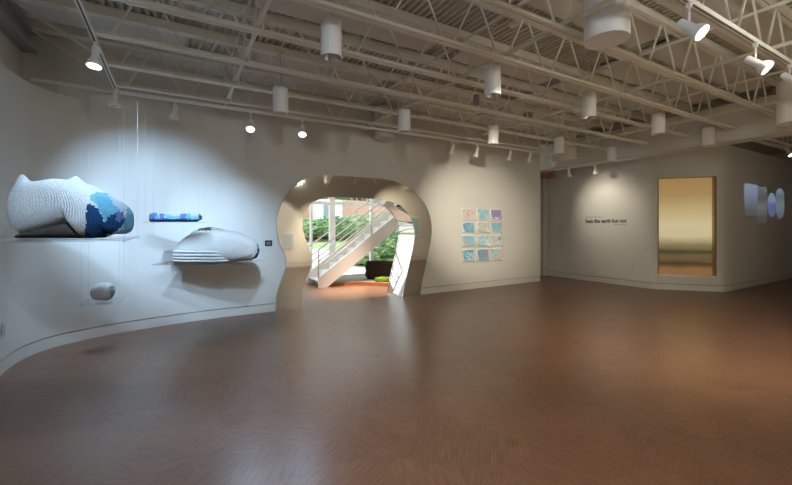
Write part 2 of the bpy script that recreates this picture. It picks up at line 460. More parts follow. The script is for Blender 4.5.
w = thing('window_1', 'tall amber niche in the chamfered corner, the glow of a lit room painted on its pane', 'window', npnt(NLEN/2, 0, 0))
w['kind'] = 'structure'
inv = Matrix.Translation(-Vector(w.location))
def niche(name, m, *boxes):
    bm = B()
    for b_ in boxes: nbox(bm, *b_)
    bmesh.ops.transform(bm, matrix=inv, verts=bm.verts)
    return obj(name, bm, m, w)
niche('painted_glow_pane', M['room_glow'], (LA+0.012, LB-0.012, 0.14, 0.155, nz0+0.012, nz1-0.012))
niche('jamb', M['brass'], (LA, LA+0.012, 0.012, 0.16, nz0, nz1)); niche('jamb', M['brass'], (LB-0.012, LB, 0.012, 0.16, nz0, nz1))
niche('niche_head', M['brass'], (LA+0.012, LB-0.012, 0.012, 0.16, nz1-0.012, nz1))
niche('sill', M['white'], (LA, LB, -0.012, 0.14, nz0-0.03, nz0+0.012))
niche('frame_edge', M['seam'], (LA-0.012, LA, -0.004, 0.01, nz0, nz1), (LB, LB+0.012, -0.004, 0.01, nz0, nz1))

# rear wall (behind the camera, seen in the mirror), far end wall
bm = B(); strip(bm, [(18.2,-0.4), (-1.7,-0.4)], 0.147, ZD, 0.12); structure(obj('wall_rear', bm, M['wall']))
base_pair('rear', [(18.1,-0.4), (-1.5,-0.4)])
bm = B(); box(bm, 18.1, -0.5, 0.0, 18.3, 8.1, ZD); structure(obj('wall_far_right', bm, M['wall']))
bm = B(); box(bm, 10.6, 7.95, 0.0, 18.2, 8.1, ZD); structure(obj('wall_beyond', bm, M['wall']))
# bulkhead
bm = B(); box(bm, XS, -0.4, 3.15, XS+0.40, 7.92, 3.86); structure(obj('wall_bulkhead', bm, M['wall']))
bm = B(); box(bm, XS-0.012, -0.4, 3.150, XS, 7.92, 3.172); structure(obj('trim_21', bm, M['offwhite']))

# steel deck with flutes running front to back, one fluted sheet
bm = B(); x = -1.75; prev = None; P = 0.085; y0, y1 = -0.5, 7.95
while x < 18.25:
    for dx, z in ((0.0, ZD), (0.040, ZD), (0.050, ZD+0.042), (0.075, ZD+0.042)):
        cur = (bm.verts.new((x+dx, y0, z)), bm.verts.new((x+dx, y1, z)))
        if prev: bm.faces.new((prev[0], prev[1], cur[1], cur[0]))
        prev = cur
    x += P
box(bm, -1.76, -0.52, ZD+0.06, 18.3, 7.97, ZD+0.10)
structure(obj('ceiling', bm, M['deck'], recalc=False))

JY = [-0.02, 0.79, 1.57, 2.37, 3.11, 3.845, 4.647, 5.463, 6.22]
bays = {(2,3): [(0.75,9.0)], (3,4): [(0.75,5.45),(5.7,9.0)], (4,5): [(5.7,9.0)], (5,6): [(0.75,3.06),(3.5,5.45),(5.7,9.0)],
        (6,7): [(5.7,9.0)], (7,8): [(-1.5,0.12),(0.75,3.06),(3.3,9.0)], (8,9): [(-1.5,9.0)], (1,2): [(0.75,9.0)]}
YS = JY + [6.92]
for (a, b), segs in bays.items():
    for x0, x1 in segs:
        bm = B(); g = 0.06
        ya, yb = YS[a]+g, YS[b]-(0.16 if b < 9 else 0.02)
        box(bm, x0, ya, 3.965, x1, yb, 3.985)
        box(bm, x0, ya+0.1, 3.985, x0+0.04, ya+0.14, ZD); box(bm, x1-0.04, ya+0.1, 3.985, x1, ya+0.14, ZD)
        box(bm, x0, yb-0.14, 3.985, x0+0.04, yb-0.1, ZD); box(bm, x1-0.04, yb-0.14, 3.985, x1, yb-0.1, ZD)
        structure(obj('ceiling_board', bm, M['board']))

# girders carrying the joists
for x, y1_, nm, lb in ((-1.56, 6.38, 'girder', 'dark steel girder high along the left wall under the joist ends'),
                  (9.5, 7.9, 'girder', 'dark steel girder above the bulkhead where the joists end')):
    g = thing(nm, lb, 'beam', (x, 0, 3.66 if x < 0 else 3.87), group=None)
    h = 0.24 if x < 0 else 0.03
    zt = 3.90 - g.location.z
    bm = B(); box(bm, -0.07, -0.4, zt-0.02, 0.07, y1_, zt); obj('top_flange', bm, M['girder'], g)
    if x < 0:
        bm = B(); box(bm, -0.07, -0.4, 0.0, 0.07, y1_, 0.02); obj('bottom_flange', bm, M['girder'], g)
        bm = B(); box(bm, -0.008, -0.4, 0.02, 0.008, y1_, zt-0.02); obj('web_plate', bm, M['girder'], g)

# ------------------------------------------------------------------ bar joists
LJ = [('open-web steel joist nearest the rear wall, behind the camera', 0), ('open-web steel joist second from the rear wall', 1),
      ('open-web steel joist carrying the right-hand lighting track', 2), ('open-web steel joist next in from the right-hand lighting track', 3),
      ('open-web steel joist fifth back from the far wall', 4), ('open-web steel joist fourth back from the far wall', 5),
      ('open-web steel joist third back from the far wall', 6), ('open-web steel joist second back from the far wall', 7),
      ('open-web steel joist closest to the far wall above the lit track', 8)]
XN = [-0.61 + 0.7542*i for i in range(13)]
def chord(name, x0, x1, z, up, parent):
    bm = B()
    for s in (-1, 1):
        box(bm, x0, s*0.008 if s > 0 else -0.045, z, x1, 0.045 if s > 0 else -0.008, z+0.006)
        if up: box(bm, x0, 0.008 if s > 0 else -0.014, z+0.006, x1, 0.014 if s > 0 else -0.008, z+0.05)
        else: box(bm, x0, 0.008 if s > 0 else -0.014, z-0.044, x1, 0.014 if s > 0 else -0.008, z)
    return obj(name, bm, M['steel'], parent)
J0 = thing('bar_joist', LJ[0][0], 'joist', (0, JY[0], 0), group='ceiling joists over the gallery')
bm = B()   # top chord: deep pale section under the deck
box(bm, -1.62, -0.05, ZT, XS+0.35, -0.008, ZT+0.012); box(bm, -1.62, 0.008, ZT, XS+0.35, 0.05, ZT+0.012)
box(bm, -1.62, -0.018, ZT+0.012, XS+0.35, -0.008, ZD-0.005); box(bm, -1.62, 0.008, ZT+0.012, XS+0.35, 0.018, ZD-0.005)
obj('top_chord', bm, M['steel'], J0)
chord('bottom_chord', -0.68, XS-0.006, ZB-0.025, True, J0)
me_cache = {}
def web(x0, x1):
    bm = B(); bar(bm, (x0-(x0+x1)/2, 0, ZB), (x1-(x0+x1)/2, 0, ZT+0.02), 0.018, 0.018)
    key = round(x1-x0, 3)
    if key in me_cache:
        bm.free(); o = bpy.data.objects.new('web_bar', me_cache[key]); COL.objects.link(o); o.parent = J0
    else:
        o = obj('web_bar', bm, M['steel'], J0); me_cache[key] = o.data
    o.location = ((x0+x1)/2, 0, 0)
web(-0.64, -1.56)
for i, xn in enumerate(XN):
    if i > 0: web(xn-0.06, xn-0.345)
    if i < 12: web(xn+0.06, xn+0.345)
web(XN[-1]+0.05, XS-0.03)
joists = [J0]
for lb, k in LJ[1:]: joists.append(dup(J0, (0, JY[k], 0), lb))

# bridging lines crossing the joists
for x, lb in ((0.69, 'cross bridging line of joists nearest the left wall'), (3.20, 'cross bridging line of joists above the portal side of the room'),
              (5.58, 'cross bridging line of joists in the right half of the room'), (8.04, 'cross bridging line of joists nearest the bulkhead')):
    t = thing('joist_bridging', lb, 'bridging', (x, 0, ZB), group='bridging lines')
    bm = B(); box(bm, -0.017, -0.3, 0.025, 0.017, 6.92, 0.030); box(bm, -0.017, -0.3, 0.030, -0.012, 6.92, 0.062); obj('lower_angle', bm, M['steel'], t)
    bm = B(); box(bm, -0.017, -0.3, 0.500, 0.017, 6.92, 0.505); box(bm, -0.017, -0.3, 0.470, -0.012, 6.92, 0.500); obj('upper_angle', bm, M['steel'], t)
    if x < 1:
        for j in range(2, 8):
            for f_ in (0, 1):
                a, b = JY[j]+0.03, JY[j+1]-0.03
                if f_: a, b = b, a
                bm = B(); bar(bm, (0.03*(1 if f_ else -1), a, -0.03), (0.03*(1 if f_ else -1), b, 0.48), 0.02, 0.02); obj('cross_brace', bm, M['steel'], t)

# joists in the room beyond the bulkhead
for k, y in enumerate((0.9, 2.1, 3.3)):
    t = thing('bar_joist', ['far-room ceiling joist nearest the rear wall', 'middle ceiling joist of the far room beyond the bulkhead',
                            'far-room ceiling joist closest to the projection'][k], 'joist', (0, y, 0), group='joists beyond the bulkhead')
    bm = B(); box(bm, 9.42, -0.05, ZT, 18.1, 0.05, ZT+0.02); obj('top_chord', bm, M['steel'], t)
    bm = B(); box(bm, 9.9, -0.04, ZB-0.02, 17.9, 0.04, ZB+0.02); obj('bottom_chord', bm, M['steel'], t)
    for i in range(20):
        bm = B(); x = 10.0 + 0.39*i; a, b = (ZB, ZT+0.01) if i % 2 else (ZT+0.01, ZB)
        bar(bm, (x, 0, a), (x+0.37, 0, b), 0.02, 0.02); obj('web_bar', bm, M['steel'], t)

# ------------------------------------------------------------------ mirror portal
PF, PD = 0.06, -0.60
def ring_band(bm, outline, o0, o1, smooth=True):
    A = [bm.verts.new(wp(s, z, o0)) for s, z in outline]; C_ = [bm.verts.new(wp(s, z, o1)) for s, z in outline]
    for i in range(len(outline)-1):
        f = bm.faces.new((A[i], A[i+1], C_[i+1], C_[i])); f.smooth = smooth
PORT = thing('mirror_portal', 'polished steel keyhole-shaped archway leading to the stair hall', 'doorway', wp(1.55, 0, 0))
pinv = Matrix.Translation(-Vector(PORT.location))
def pobj(name, bm, m, **k):
    bmesh.ops.transform(bm, matrix=pinv, verts=bm.verts); return obj(name, bm, m, PORT, **k)
def resample(P, n):
    D = [0.0]
    for a, b in zip(P, P[1:]): D.append(D[-1] + math.hypot(b[0]-a[0], b[1]-a[1]))
    out = []; j = 0
    for i in range(n):
        t = D[-1]*i/(n-1)
        while j < len(P)-2 and D[j+1] < t: j += 1
        k = (t-D[j])/max(1e-9, D[j+1]-D[j]); out.append((P[j][0]+(P[j+1][0]-P[j][0])*k, P[j][1]+(P[j+1][1]-P[j][1])*k))
    return out
RO, RI = resample(OUTs, 120), resample(INNs, 120)
for nm, off in (('front_panel', PF), ('back_panel', PD)):
    bm = B()
    A = [bm.verts.new(wp(s, z, off)) for s, z in RO]; C_ = [bm.verts.new(wp(s, z, off)) for s, z in RI]
    for i in range(119): bm.faces.new((A[i], A[i+1], C_[i+1], C_[i]))
    pobj(nm, bm, M['mirror'])
bm = B(); ring_band(bm, INNs, PF, PD); pobj('reveal_lining', bm, M['mirror'])
bm = B(); ring_band(bm, OUTs, PF, -WT-0.0); pobj('outer_rim', bm, M['offwhite'])
def shrink(ol, k):
    out = []
    for i, (s, z) in enumerate(ol):
        a = ol[max(i-1,0)]; b = ol[min(i+1,len(ol)-1)]; tx, tz = b[0]-a[0], b[1]-a[1]; L = math.hypot(tx, tz)
        out.append((s + tz/L*k, max(0, z - tx/L*k)))
    return out
bm = B(); sh = shrink(INNs, 0.004); ring_band(bm, sh, PD+0.045, PD+0.030); pobj('seam_strip', bm, M['seam'])

# ------------------------------------------------------------------ pendants
def make_pendant(name, label, D, H, zb, top, mat, cord_z, deep):
    t = thing(name, label, 'pendant light', (0, 0, zb))
    r = D/2; bm = B()
    lathe(bm, [(0.012, H), (r*0.55, H), (r-0.012, H-0.002), (r-0.003, H-0.010), (r, H-0.022), (r, 0.012), (r-0.001, 0.0), (r-0.006, 0.0), (r-0.006, 0.03)], seg=40)
    obj('housing', bm, mat, t, sharp=40)
    bm = B()
    if deep: lathe(bm, [(r-0.006, 0.008), (r*0.74, 0.06), (r*0.62, 0.10), (0.0, 0.105)], seg=40); obj('reflector', bm, M['baffle'], t, sharp=40)
    else: lathe(bm, [(r-0.006, 0.002), (r*0.82, 0.003), (0.0, 0.004)], seg=40); obj('diffuser', bm, mat, t, sharp=40)
    bm = B(); lathe(bm, [(0.011, H-0.005), (0.011, H+0.05), (0.007, H+0.055), (0.007, cord_z - zb)], seg=12); obj('stem', bm, M['offwhite'], t)
    bm = B(); lathe(bm, [(0.05, cord_z-zb-0.02), (0.055, cord_z-zb-0.012), (0.055, cord_z-zb)], seg=20)
    obj('canopy', bm, M['offwhite'], t)
    return t
SP = [((1.28,3.44), 'small white cylinder pendant above the portal, the one hung highest in the picture'),
      ((1.25,5.31), 'small white cylinder pendant above the left shoulder of the portal, right of the white loaf'),
      ((3.22,5.31), 'small white cylinder pendant just right of the large beige cylinder over the portal'),
      ((3.35,3.45), 'small white cylinder pendant in the middle of the ceiling, nearer row'),
      ((5.17,5.31), 'small white cylinder pendant in the middle of the ceiling, row nearer the far wall'),
      ((5.24,3.44), 'small white cylinder pendant hanging left of the huge foreground cylinder, nearer row'),
      ((7.20,3.45), 'small white cylinder pendant hanging before the bulkhead above the lettering'),
      ((7.07,5.31), 'small white cylinder pendant overlapping a large beige one near the recess door'),
      ((8.97,5.31), 'small white cylinder pendant close against the bulkhead, left of the lettering'),
      ((9.08,3.45), 'small white cylinder pendant close against the bulkhead above the glowing niche'),
      ((1.28,1.20), 'small white cylinder pendant behind the camera on the left, seen only in the mirror'),
      ((5.24,0.60), 'small white cylinder pendant near the rear wall, seen only in the mirror')]
p0 = make_pendant('pendant_light', SP[0][1], 0.20, 0.35, 3.10, 0, M['white'], 3.96, True)
p0['group'] = 'small cylinder pendants'
for i, ((x, y), lb) in enumerate(SP):
    z = 3.05 if y > 5 else 3.10
    if i == 0: p0.location = (x, y, z)
    else: dup(p0, (x, y, z), lb)
BP = [((3.45,2.09,3.22), 'huge white cylinder lamp filling the top edge of the picture'),
      ((3.61,6.70,3.26), 'large beige cylinder lamp close to the wall above the portal'),
      ((8.27,5.97,3.13), 'large beige cylinder lamp behind a small pendant near the recess door'),
      ((8.26,2.05,3.10), 'large cylinder lamp at the right edge of the picture under the spotlight glare')]
b0 = make_pendant('cylinder_lamp', BP[0][1], 0.38, 0.66, 3.22, 0, M['white'], 3.96, False)
b0['group'] = 'large cylinder lamps'; b0.location = BP[0][0]
b1 = make_pendant('cylinder_lamp', BP[1][1], 0.38, 0.62, 3.26, 0, M['offwhite'], 3.96, False)
b1['group'] = 'large cylinder lamps'; b1.location = BP[1][0]
dup(b1, BP[2][0], BP[2][1]); dup(b0, BP[3][0], BP[3][1])

# ------------------------------------------------------------------ lighting tracks and spotlights
def track(label, p0, p1, mat=None):
    p0, p1 = Vector(p0), Vector(p1); d = p1-p0; L = d.length
    t = thing('lighting_track', label, 'light track', p0, math.atan2(d.y, d.x), group=None)
    bm = B()
    box(bm, 0, -0.020, 0.0, L, -0.009, 0.034); box(bm, 0, 0.009, 0.0, L, 0.020, 0.034); box(bm, 0, -0.020, 0.034, L, 0.020, 0.040)
    obj('track_body', bm, M['white'], t)
    bm = B(); box(bm, 0.01, -0.009, 0.012, L-0.01, 0.009, 0.034); obj('track_slot', bm, M['slot'], t)
    bm = B(); box(bm, L-0.001, -0.022, -0.002, L+0.03, 0.022, 0.041); box(bm, -0.03, -0.022, -0.002, 0.001, 0.022, 0.041); obj('end_cap', bm, M['white'], t)
    return t
ZK = 3.315
track('black-slotted white track running from the foreground towards the far wall at upper left', (-0.68, 1.9, ZK), (-0.68, 6.30, ZK))
track('long white track along the far wall carrying a row of small spotlights', (-1.52, 6.40, ZK), (XS-0.05, 6.40, ZK))
track('black-slotted white track under the joist at upper right', (2.2, 1.505, ZK), (6.9, 1.505, ZK))
track('short white track under the bulkhead beam lighting the lettering', (9.45, 5.0, 3.11), (9.45, 7.2, 3.11))
track('white track in the far room beyond the bulkhead', (10.4, 3.05, 3.33), (16.5, 3.05, 3.33))
track('white track near the camera, out of frame above the left side', (-0.3, 1.57, ZK), (1.9, 1.57, ZK))

def spot_fixture(label, at, aim, lens, stem=0.10, scale=1.0, group=None, para=True):
    """at: point on the underside of the track; aim: direction"""
    t = thing('track_spotlight', label, 'spotlight', at, group=group)
    a = Vector(aim).normalized(); s = scale
    bm = B(); box(bm, -0.016, -0.016, -0.035, 0.016, 0.016, 0.012); obj('track_adapter', bm, M['white'], t)
    piv = Vector((0, 0, -stem))
    bm = B(); tube(bm, [(0,0,-0.03), piv], 0.009, 10); obj('stem', bm, M['white'], t)
    bm = B()
    h0 = piv - a*0.05*s
    lathe(bm, [(0.0, -0.045*s), (0.030*s, -0.045*s), (0.036*s, -0.038*s), (0.036*s, 0.085*s), (0.040*s, 0.092*s), (0.060*s, 0.125*s), (0.066*s, 0.150*s), (0.066*s, 0.172*s), (0.060*s, 0.172*s), (0.058*s, 0.155*s)], h0, a, 28)
    obj('lamp_head', bm, M['white'], t, sharp=35)
    bm = B(); lathe(bm, [(0.0585*s, 0.158*s), (0.03*s, 0.163*s), (0.0, 0.165*s)], h0, a, 28); obj('lens', bm, lens, t)
    return t, Vector(at) + h0 + a*0.20*s

WARM = (1.0, 0.85, 0.63); NEUT = (1.0, 0.91, 0.74); COOL = (0.48, 0.71, 1.0)
def spot(pos, target, power, col, deg, blend=0.6, size=0.05):
    l = bpy.data.lights.new('spot_beam', 'SPOT'); l.energy = power; l.color = col; l.spot_size = radians(deg); l.spot_blend = blend; l.shadow_soft_size = size
    o = bpy.data.objects.new('spot_beam', l); COL.objects.link(o); o.location = pos
    o.rotation_euler = (Vector(target)-Vector(pos)).to_track_quat('-Z', 'Y').to_euler(); return o

G1 = 'spotlights on the long far track'
FX = [ # label, at, target, lens, stem, power, colour, deg
 ('glowing spotlight on the upper left track near the joists', (-0.68,4.76,ZK), (-0.85,4.25,0.5), 'lens', 0.12, 30, COOL, 64),
 ('white spotlight at the far end of the upper left track, turned down', (-0.68,6.24,ZK), (-0.775,6.02,0.6), 'lensoff', 0.10, 65, COOL, 56),
 ('leftmost small spotlight of the far track, unlit side facing us', (0.0,6.40,ZK), (-0.25,6.75,1.0), 'lensoff', 0.14, 0, COOL, 50),
 ('glowing spotlight on the far track, left of the small pendant', (1.04,6.40,ZK), (0.5,4.2,0.0), 'lens', 0.19, 35, COOL, 60),
 ('glowing spotlight on the far track, right above the left shoulder of the portal', (1.87,6.40,ZK), (1.2,4.4,0.0), 'lens', 0.17, 35, COOL, 60),
 ('small unlit spotlight on the far track above the portal right shoulder, left of a pair', (5.06,6.40,ZK), (4.9,6.95,1.6), 'lensoff', 0.16, 0, WARM, 50),
 ('small unlit spotlight on the far track above the picture grid, right of a pair', (5.75,6.40,ZK), (5.7,6.95,1.6), 'lensoff', 0.15, 0, WARM, 50),
 ('small unlit spotlight on the far track right of the picture grid', (6.76,6.40,ZK), (6.6,6.95,1.2), 'lensoff', 0.14, 0, WARM, 50),
 ('small unlit spotlight on the far track near its right end', (7.43,6.40,ZK), (7.3,6.95,1.2), 'lensoff', 0.13, 0, NEUT, 52),
 ('last small spotlight at the right end of the far track', (8.20,6.40,ZK), (10.0,6.02,2.0), 'lensoff', 0.18, 27, NEUT, 66),
 ('glowing spotlight on the upper right track, left one of the lit pair', (3.62,1.505,ZK), (3.75,-0.4,1.3), 'lenswarm', 0.19, 190, NEUT, 58),
 ('glowing spotlight on the upper right track, right one of the lit pair', (4.98,1.505,ZK), (5.25,-0.4,1.3), 'lenswarm', 0.19, 90, WARM, 60),
 ('glowing spotlight at the right edge over the large cylinder lamp', (5.95,1.505,ZK), (5.5,-0.4,0.9), 'lenswarm', 0.16, 90, WARM, 62),
 ('spotlight under the bulkhead left of the lettering, nearest the recess', (9.45,6.80,3.11), (9.95,6.9,1.0), 'lensoff', 0.10, 0, WARM, 60),
 ('spotlight under the bulkhead directly above the lettering', (9.45,6.02,3.11), (9.95,6.04,1.3), 'lensoff', 0.10, 3, NEUT, 120),
 ('glowing spotlight of the far room at the right edge', (11.97,3.05,3.33), (11.2,1.4,0.6), 'lenswarm', 0.12, 20, WARM, 60),
 ('last spotlight of the upper right track out of frame, aimed at the cyan picture', (6.75,1.505,ZK), (9.5,-0.4,1.6), 'lenswarm', 0.10, 190, WARM, 66),
 ('spotlight of the upper right track out of frame, aimed at the picture grid', (2.4,1.505,ZK), (6.35,7.1,1.65), 'lenswarm', 0.10, 470, NEUT, 31),
 ('upper left track spotlight out of frame, aimed at the left part of the far wall', (-0.68,3.40,ZK), (-0.20,6.78,1.60), 'lens', 0.10, 190, COOL, 48),
 ('near track spotlight out of frame, aimed at the white knitted loaf', (0.20,1.57,ZK), (0.75,6.9,1.10), 'lens', 0.10, 280, COOL, 29),
 ('near track spotlight out of frame, aimed at the big knitted cushion', (-0.20,1.57,ZK), (-0.85,4.45,1.72), 'lens', 0.10, 130, COOL, 24),
]
for lb, at, tg, lens, stem, pw, col, deg in FX:
    piv = Vector(at) - Vector((0,0,stem))
    t, lp = spot_fixture(lb, at, Vector(tg)-piv, M[lens], stem, 1.0)
    if abs(at[1]-6.40) < 1e-3: t['group'] = G1
    if pw: spot(lp, tg, pw*3.2, col, deg, 1.0)

# small boxes and conduits in the ceiling
def ceiling_box(label, loc, sx, sy, sz, m, name='junction_box'):
    t = thing(name, label, 'junction box', loc)
    bm = B(); box(bm, -sx/2, -sy/2, 0, sx/2, sy/2, sz); bmesh.ops.bevel(bm, geom=bm.edges[:], offset=0.006, segments=1, affect='EDGES'); obj('box_body', bm, M[m], t)
    bm = B(); box(bm, -sx/2-0.004, -sy/2-0.004, -0.004, sx/2+0.004, sy/2+0.004, 0.0); obj('cover_plate', bm, M[m], t)
    return t
ceiling_box('pale junction box on the deck left of the upper middle pendants', (1.00, 3.95, 3.85), 0.12, 0.12, 0.13, 'offwhite')
ceiling_box('dark bracket box between the joists near the ceiling middle', (4.15, 4.63, 3.44), 0.07, 0.07, 0.16, 'grey')
ceiling_box('grey junction box among the joists before the bulkhead', (5.40, 4.7, 3.42), 0.12, 0.10, 0.10, 'grey')
t = thing('smoke_detector', 'round pale smoke detector on the deck near the top centre', 'smoke detector', (3.55, 3.30, 3.93))
bm = B(); lathe(bm, [(0.0,0.0),(0.045,0.0),(0.06,0.012),(0.066,0.04),(0.05,0.05)], seg=24); obj('sensor_dome', bm, M['white'], t, sharp=40)
bm = B(); lathe(bm, [(0.07,0.05),(0.075,0.06),(0.075,0.098)], seg=24); obj('mounting_base', bm, M['offwhite'], t)
bm = B(); tube(bm, [(8.95, 6.9, 3.80), (8.95, -0.3, 3.80)], 0.010, 8)
tag(obj('conduit', bm, M['grey']), 'thin grey conduit strung across the joists just before the bulkhead', 'conduit')

# ------------------------------------------------------------------ lettering and fittings on the text wall
def text_mesh(body, size, loc, rz, mat, name, extr=0.002, bold=0.0):
    cu = bpy.data.curves.new(name, 'FONT'); cu.body = body; cu.size = size; cu.extrude = extr; cu.offset = bold; cu.align_x = 'LEFT'
    tmp = bpy.data.objects.new(name, cu); COL.objects.link(tmp)
    dg = bpy.context.evaluated_depsgraph_get(); me = bpy.data.meshes.new_from_object(tmp.evaluated_get(dg))
    COL.objects.unlink(tmp); bpy.data.objects.remove(tmp)
    me.materials.clear(); me.materials.append(mat)
    o = bpy.data.objects.new(name, me); COL.objects.link(o)
    o.rotation_euler = (pi/2, 0, rz); o.location = loc
    return o
# title: black vinyl letters with two thin grey lines too small to read
tt = thing('wall_title', 'black exhibition title lettering with fine grey lines on the spotlit wall', 'lettering', (9.998, 6.66, 1.60))
o = text_mesh('feels like earth but not', 0.145, (0,0,0), -pi/2, M['ink'], 'title_words', 0.0015, 0.0028)
wdt = max(v.co.x for v in o.data.vertices)
o.parent = tt; o.location = (-0.001, 0, 0.015); o.scale = (1.125/wdt, 1.0, 1.0)
def dashes(name, y0, widths, z, h):
    bm = B(); y = y0
    for w_ in widths:
        box(bm, -0.002, y-w_, z, 0.0, y, z+h); y -= w_+0.012
    ob = obj(name, bm, M['inkgrey'], tt); return ob
dashes('fine_line', -0.01, [0.10,0.07,0.05,0.08,0.09], 0.165, 0.012)
dashes('fine_line', -0.80, [0.09,0.06,0.08,0.05], -0.045, 0.011)

def plate(name, label, cat, loc, rz, w_, h_, m, parts):
    t = thing(name, label, cat, loc, rz)
    bm = B(); box(bm, -w_/2, -0.010, -h_/2, w_/2, 0.0, h_/2); bmesh.ops.bevel(bm, geom=bm.edges[:], offset=0.003, segments=2, affect='EDGES'); obj('cover_plate', bm, M[m], t)
    for nm, (x0, z0, x1, z1, dp), mm in parts:
        bm = B(); box(bm, x0, -0.010-dp, z0, x1, -0.009, z1); obj(nm, bm, M[mm], t)
    return t
plate('power_outlet', 'pale power outlet low on the wall beneath the lettering', 'outlet', (9.999, 5.40, 0.48), -pi/2, 0.085, 0.125, 'pale',
      [('socket', (-0.02, 0.012, 0.02, 0.045, 0.002), 'offwhite'), ('socket', (-0.02, -0.045, 0.02, -0.012, 0.002), 'offwhite')])
plate('access_panel', 'flush white access panel on the wall beside the recess door', 'panel', (9.999, 7.48, 1.25), -pi/2, 0.22, 0.66, 'pale',
      [('latch', (-0.085, -0.06, -0.055, 0.04, 0.006), 'offwhite')])
s = wp(7.06, 1.52, 0.001)
plate('light_switch', 'small pale light switch at the right end of the far wall', 'switch', s, math.atan2(U.y, U.x), 0.06, 0.10, 'pale', [('toggle', (-0.012, -0.025, 0.012, 0.025, 0.006), 'white')])
plate('wall_socket', 'pale socket plate low on the curved left wall', 'outlet', (-1.513, 5.38, 0.47), pi/2, 0.075, 0.12, 'pale', [('socket', (-0.018, -0.035, 0.018, 0.035, 0.002), 'offwhite')])
th = plate('thermostat', 'small black wall thermostat with a pale blue screen left of the portal', 'thermostat', wp(-0.15, 1.213, 0.001), math.atan2(U.y, U.x), 0.125, 0.105, 'black', [])
M['screen'] = emit('thermostat_screen', (0.25, 0.42, 0.8), 0.22)
M['screen'].node_tree.nodes['Principled BSDF'].inputs['Base Color'].default_value = (0.03, 0.04, 0.07, 1)
bm = B(); box(bm, -0.035, -0.012, -0.025, 0.035, -0.0095, 0.025); obj('screen', bm, M['screen'], th)

# projection on the far right wall
M['proj_sky'] = None
def proj_mat(name, pal, scale, strength):
    m, nt, b = new_mat(name)
    tc = node(nt, 'ShaderNodeTexCoord')
    n = node(nt, 'ShaderNodeTexNoise', Scale=scale, Detail=4.0, Roughness=0.6); nt.links.new(tc.outputs['Generated'], n.inputs['Vector'])
    sp_ = node(nt, 'ShaderNodeSeparateXYZ'); nt.links.new(tc.outputs['Generated'], sp_.inputs[0])
    ma = node(nt, 'ShaderNodeMath', operation='MULTIPLY_ADD'); ma.inputs[1].default_value = 0.5
    nt.links.new(n.outputs['Fac'], ma.inputs[0])
    mm_ = node(nt, 'ShaderNodeMath', operation='MULTIPLY_ADD'); mm_.inputs[1].default_value = 0.9; mm_.inputs[2].default_value = -0.2
    nt.links.new(sp_.outputs['Z'], mm_.inputs[0]); nt.links.new(mm_.outputs[0], ma.inputs[2])
    cr = node(nt, 'ShaderNodeValToRGB'); el = cr.color_ramp.elements
    el[0].position = 0.2; el[0].color = (*pal[0], 1); el[1].position = 0.9; el[1].color = (*pal[-1], 1)
    for j in range(1, len(pal)-1): x = el.new(0.2+0.7*j/(len(pal)-1)); x.color = (*pal[j], 1)
    nt.links.new(ma.outputs[0], cr.inputs['Fac'])
    b.inputs['Base Color'].default_value = (0.5, 0.49, 0.46, 1); b.inputs['Roughness'].default_value = 0.7
    nt.links.new(cr.outputs['Color'], b.inputs['Emission Color']); b.inputs['Emission Strength'].default_value = strength
    return m
PR = thing('video_projection', 'pale blue video projection of rectangles and ovals on the far right wall', 'projection', (13.3, 3.87, 2.1), 0.0127)
def pflat(name, poly, m, dy):
    bm = B(); a = [bm.verts.new((x, dy, z)) for x, z in poly]; b_ = [bm.verts.new((x, dy+0.001, z)) for x, z in poly]
    bm.faces.new(a[::-1]); bm.faces.new(b_)
    for i in range(len(poly)): bm.faces.new((a[i], a[(i+1)%len(poly)], b_[(i+1)%len(poly)], b_[i]))
    return obj(name, bm, m, PR)
def rect(x0, z0, x1, z1): return [(x0,z0),(x1,z0),(x1,z1),(x0,z1)]
def oval(cx, cz, rx, rz_, n=36, p=2.0):
    return [(cx+rx*math.copysign(abs(cos(2*pi*k/n))**(2/p), cos(2*pi*k/n)), cz+rz_*math.copysign(abs(sin(2*pi*k/n))**(2/p), sin(2*pi*k/n))) for k in range(n)]
pf1 = proj_mat('projected_sky', [(0.06,0.07,0.09),(0.15,0.19,0.27),(0.20,0.27,0.40),(0.24,0.31,0.44)], 3.0, 0.62)
pf2 = proj_mat('projected_texture', [(0.05,0.06,0.07),(0.16,0.18,0.19),(0.06,0.075,0.09),(0.14,0.165,0.19)], 14.0, 0.62)
pf3 = proj_mat('projected_blue', [(0.10,0.16,0.34),(0.08,0.12,0.34),(0.24,0.34,0.55),(0.20,0.28,0.46)], 3.0, 0.62)
pf4 = proj_mat('projected_pale', [(0.12,0.15,0.20),(0.20,0.25,0.30),(0.12,0.16,0.20),(0.22,0.29,0.38)], 6.0, 0.62)
pflat('image_rectangle', rect(-1.20, -0.31, -0.38, 0.47), pf1, -0.006)
pflat('image_rectangle', rect(-0.40, -0.50, 0.28, 0.44), pf2, -0.008)
pflat('image_oval', oval(0.66, 0.0, 0.26, 0.32, p=2.0), pf3, -0.006)
pflat('image_oval', oval(1.30, 0.06, 0.32, 0.41, p=2.6), pf4, -0.006)

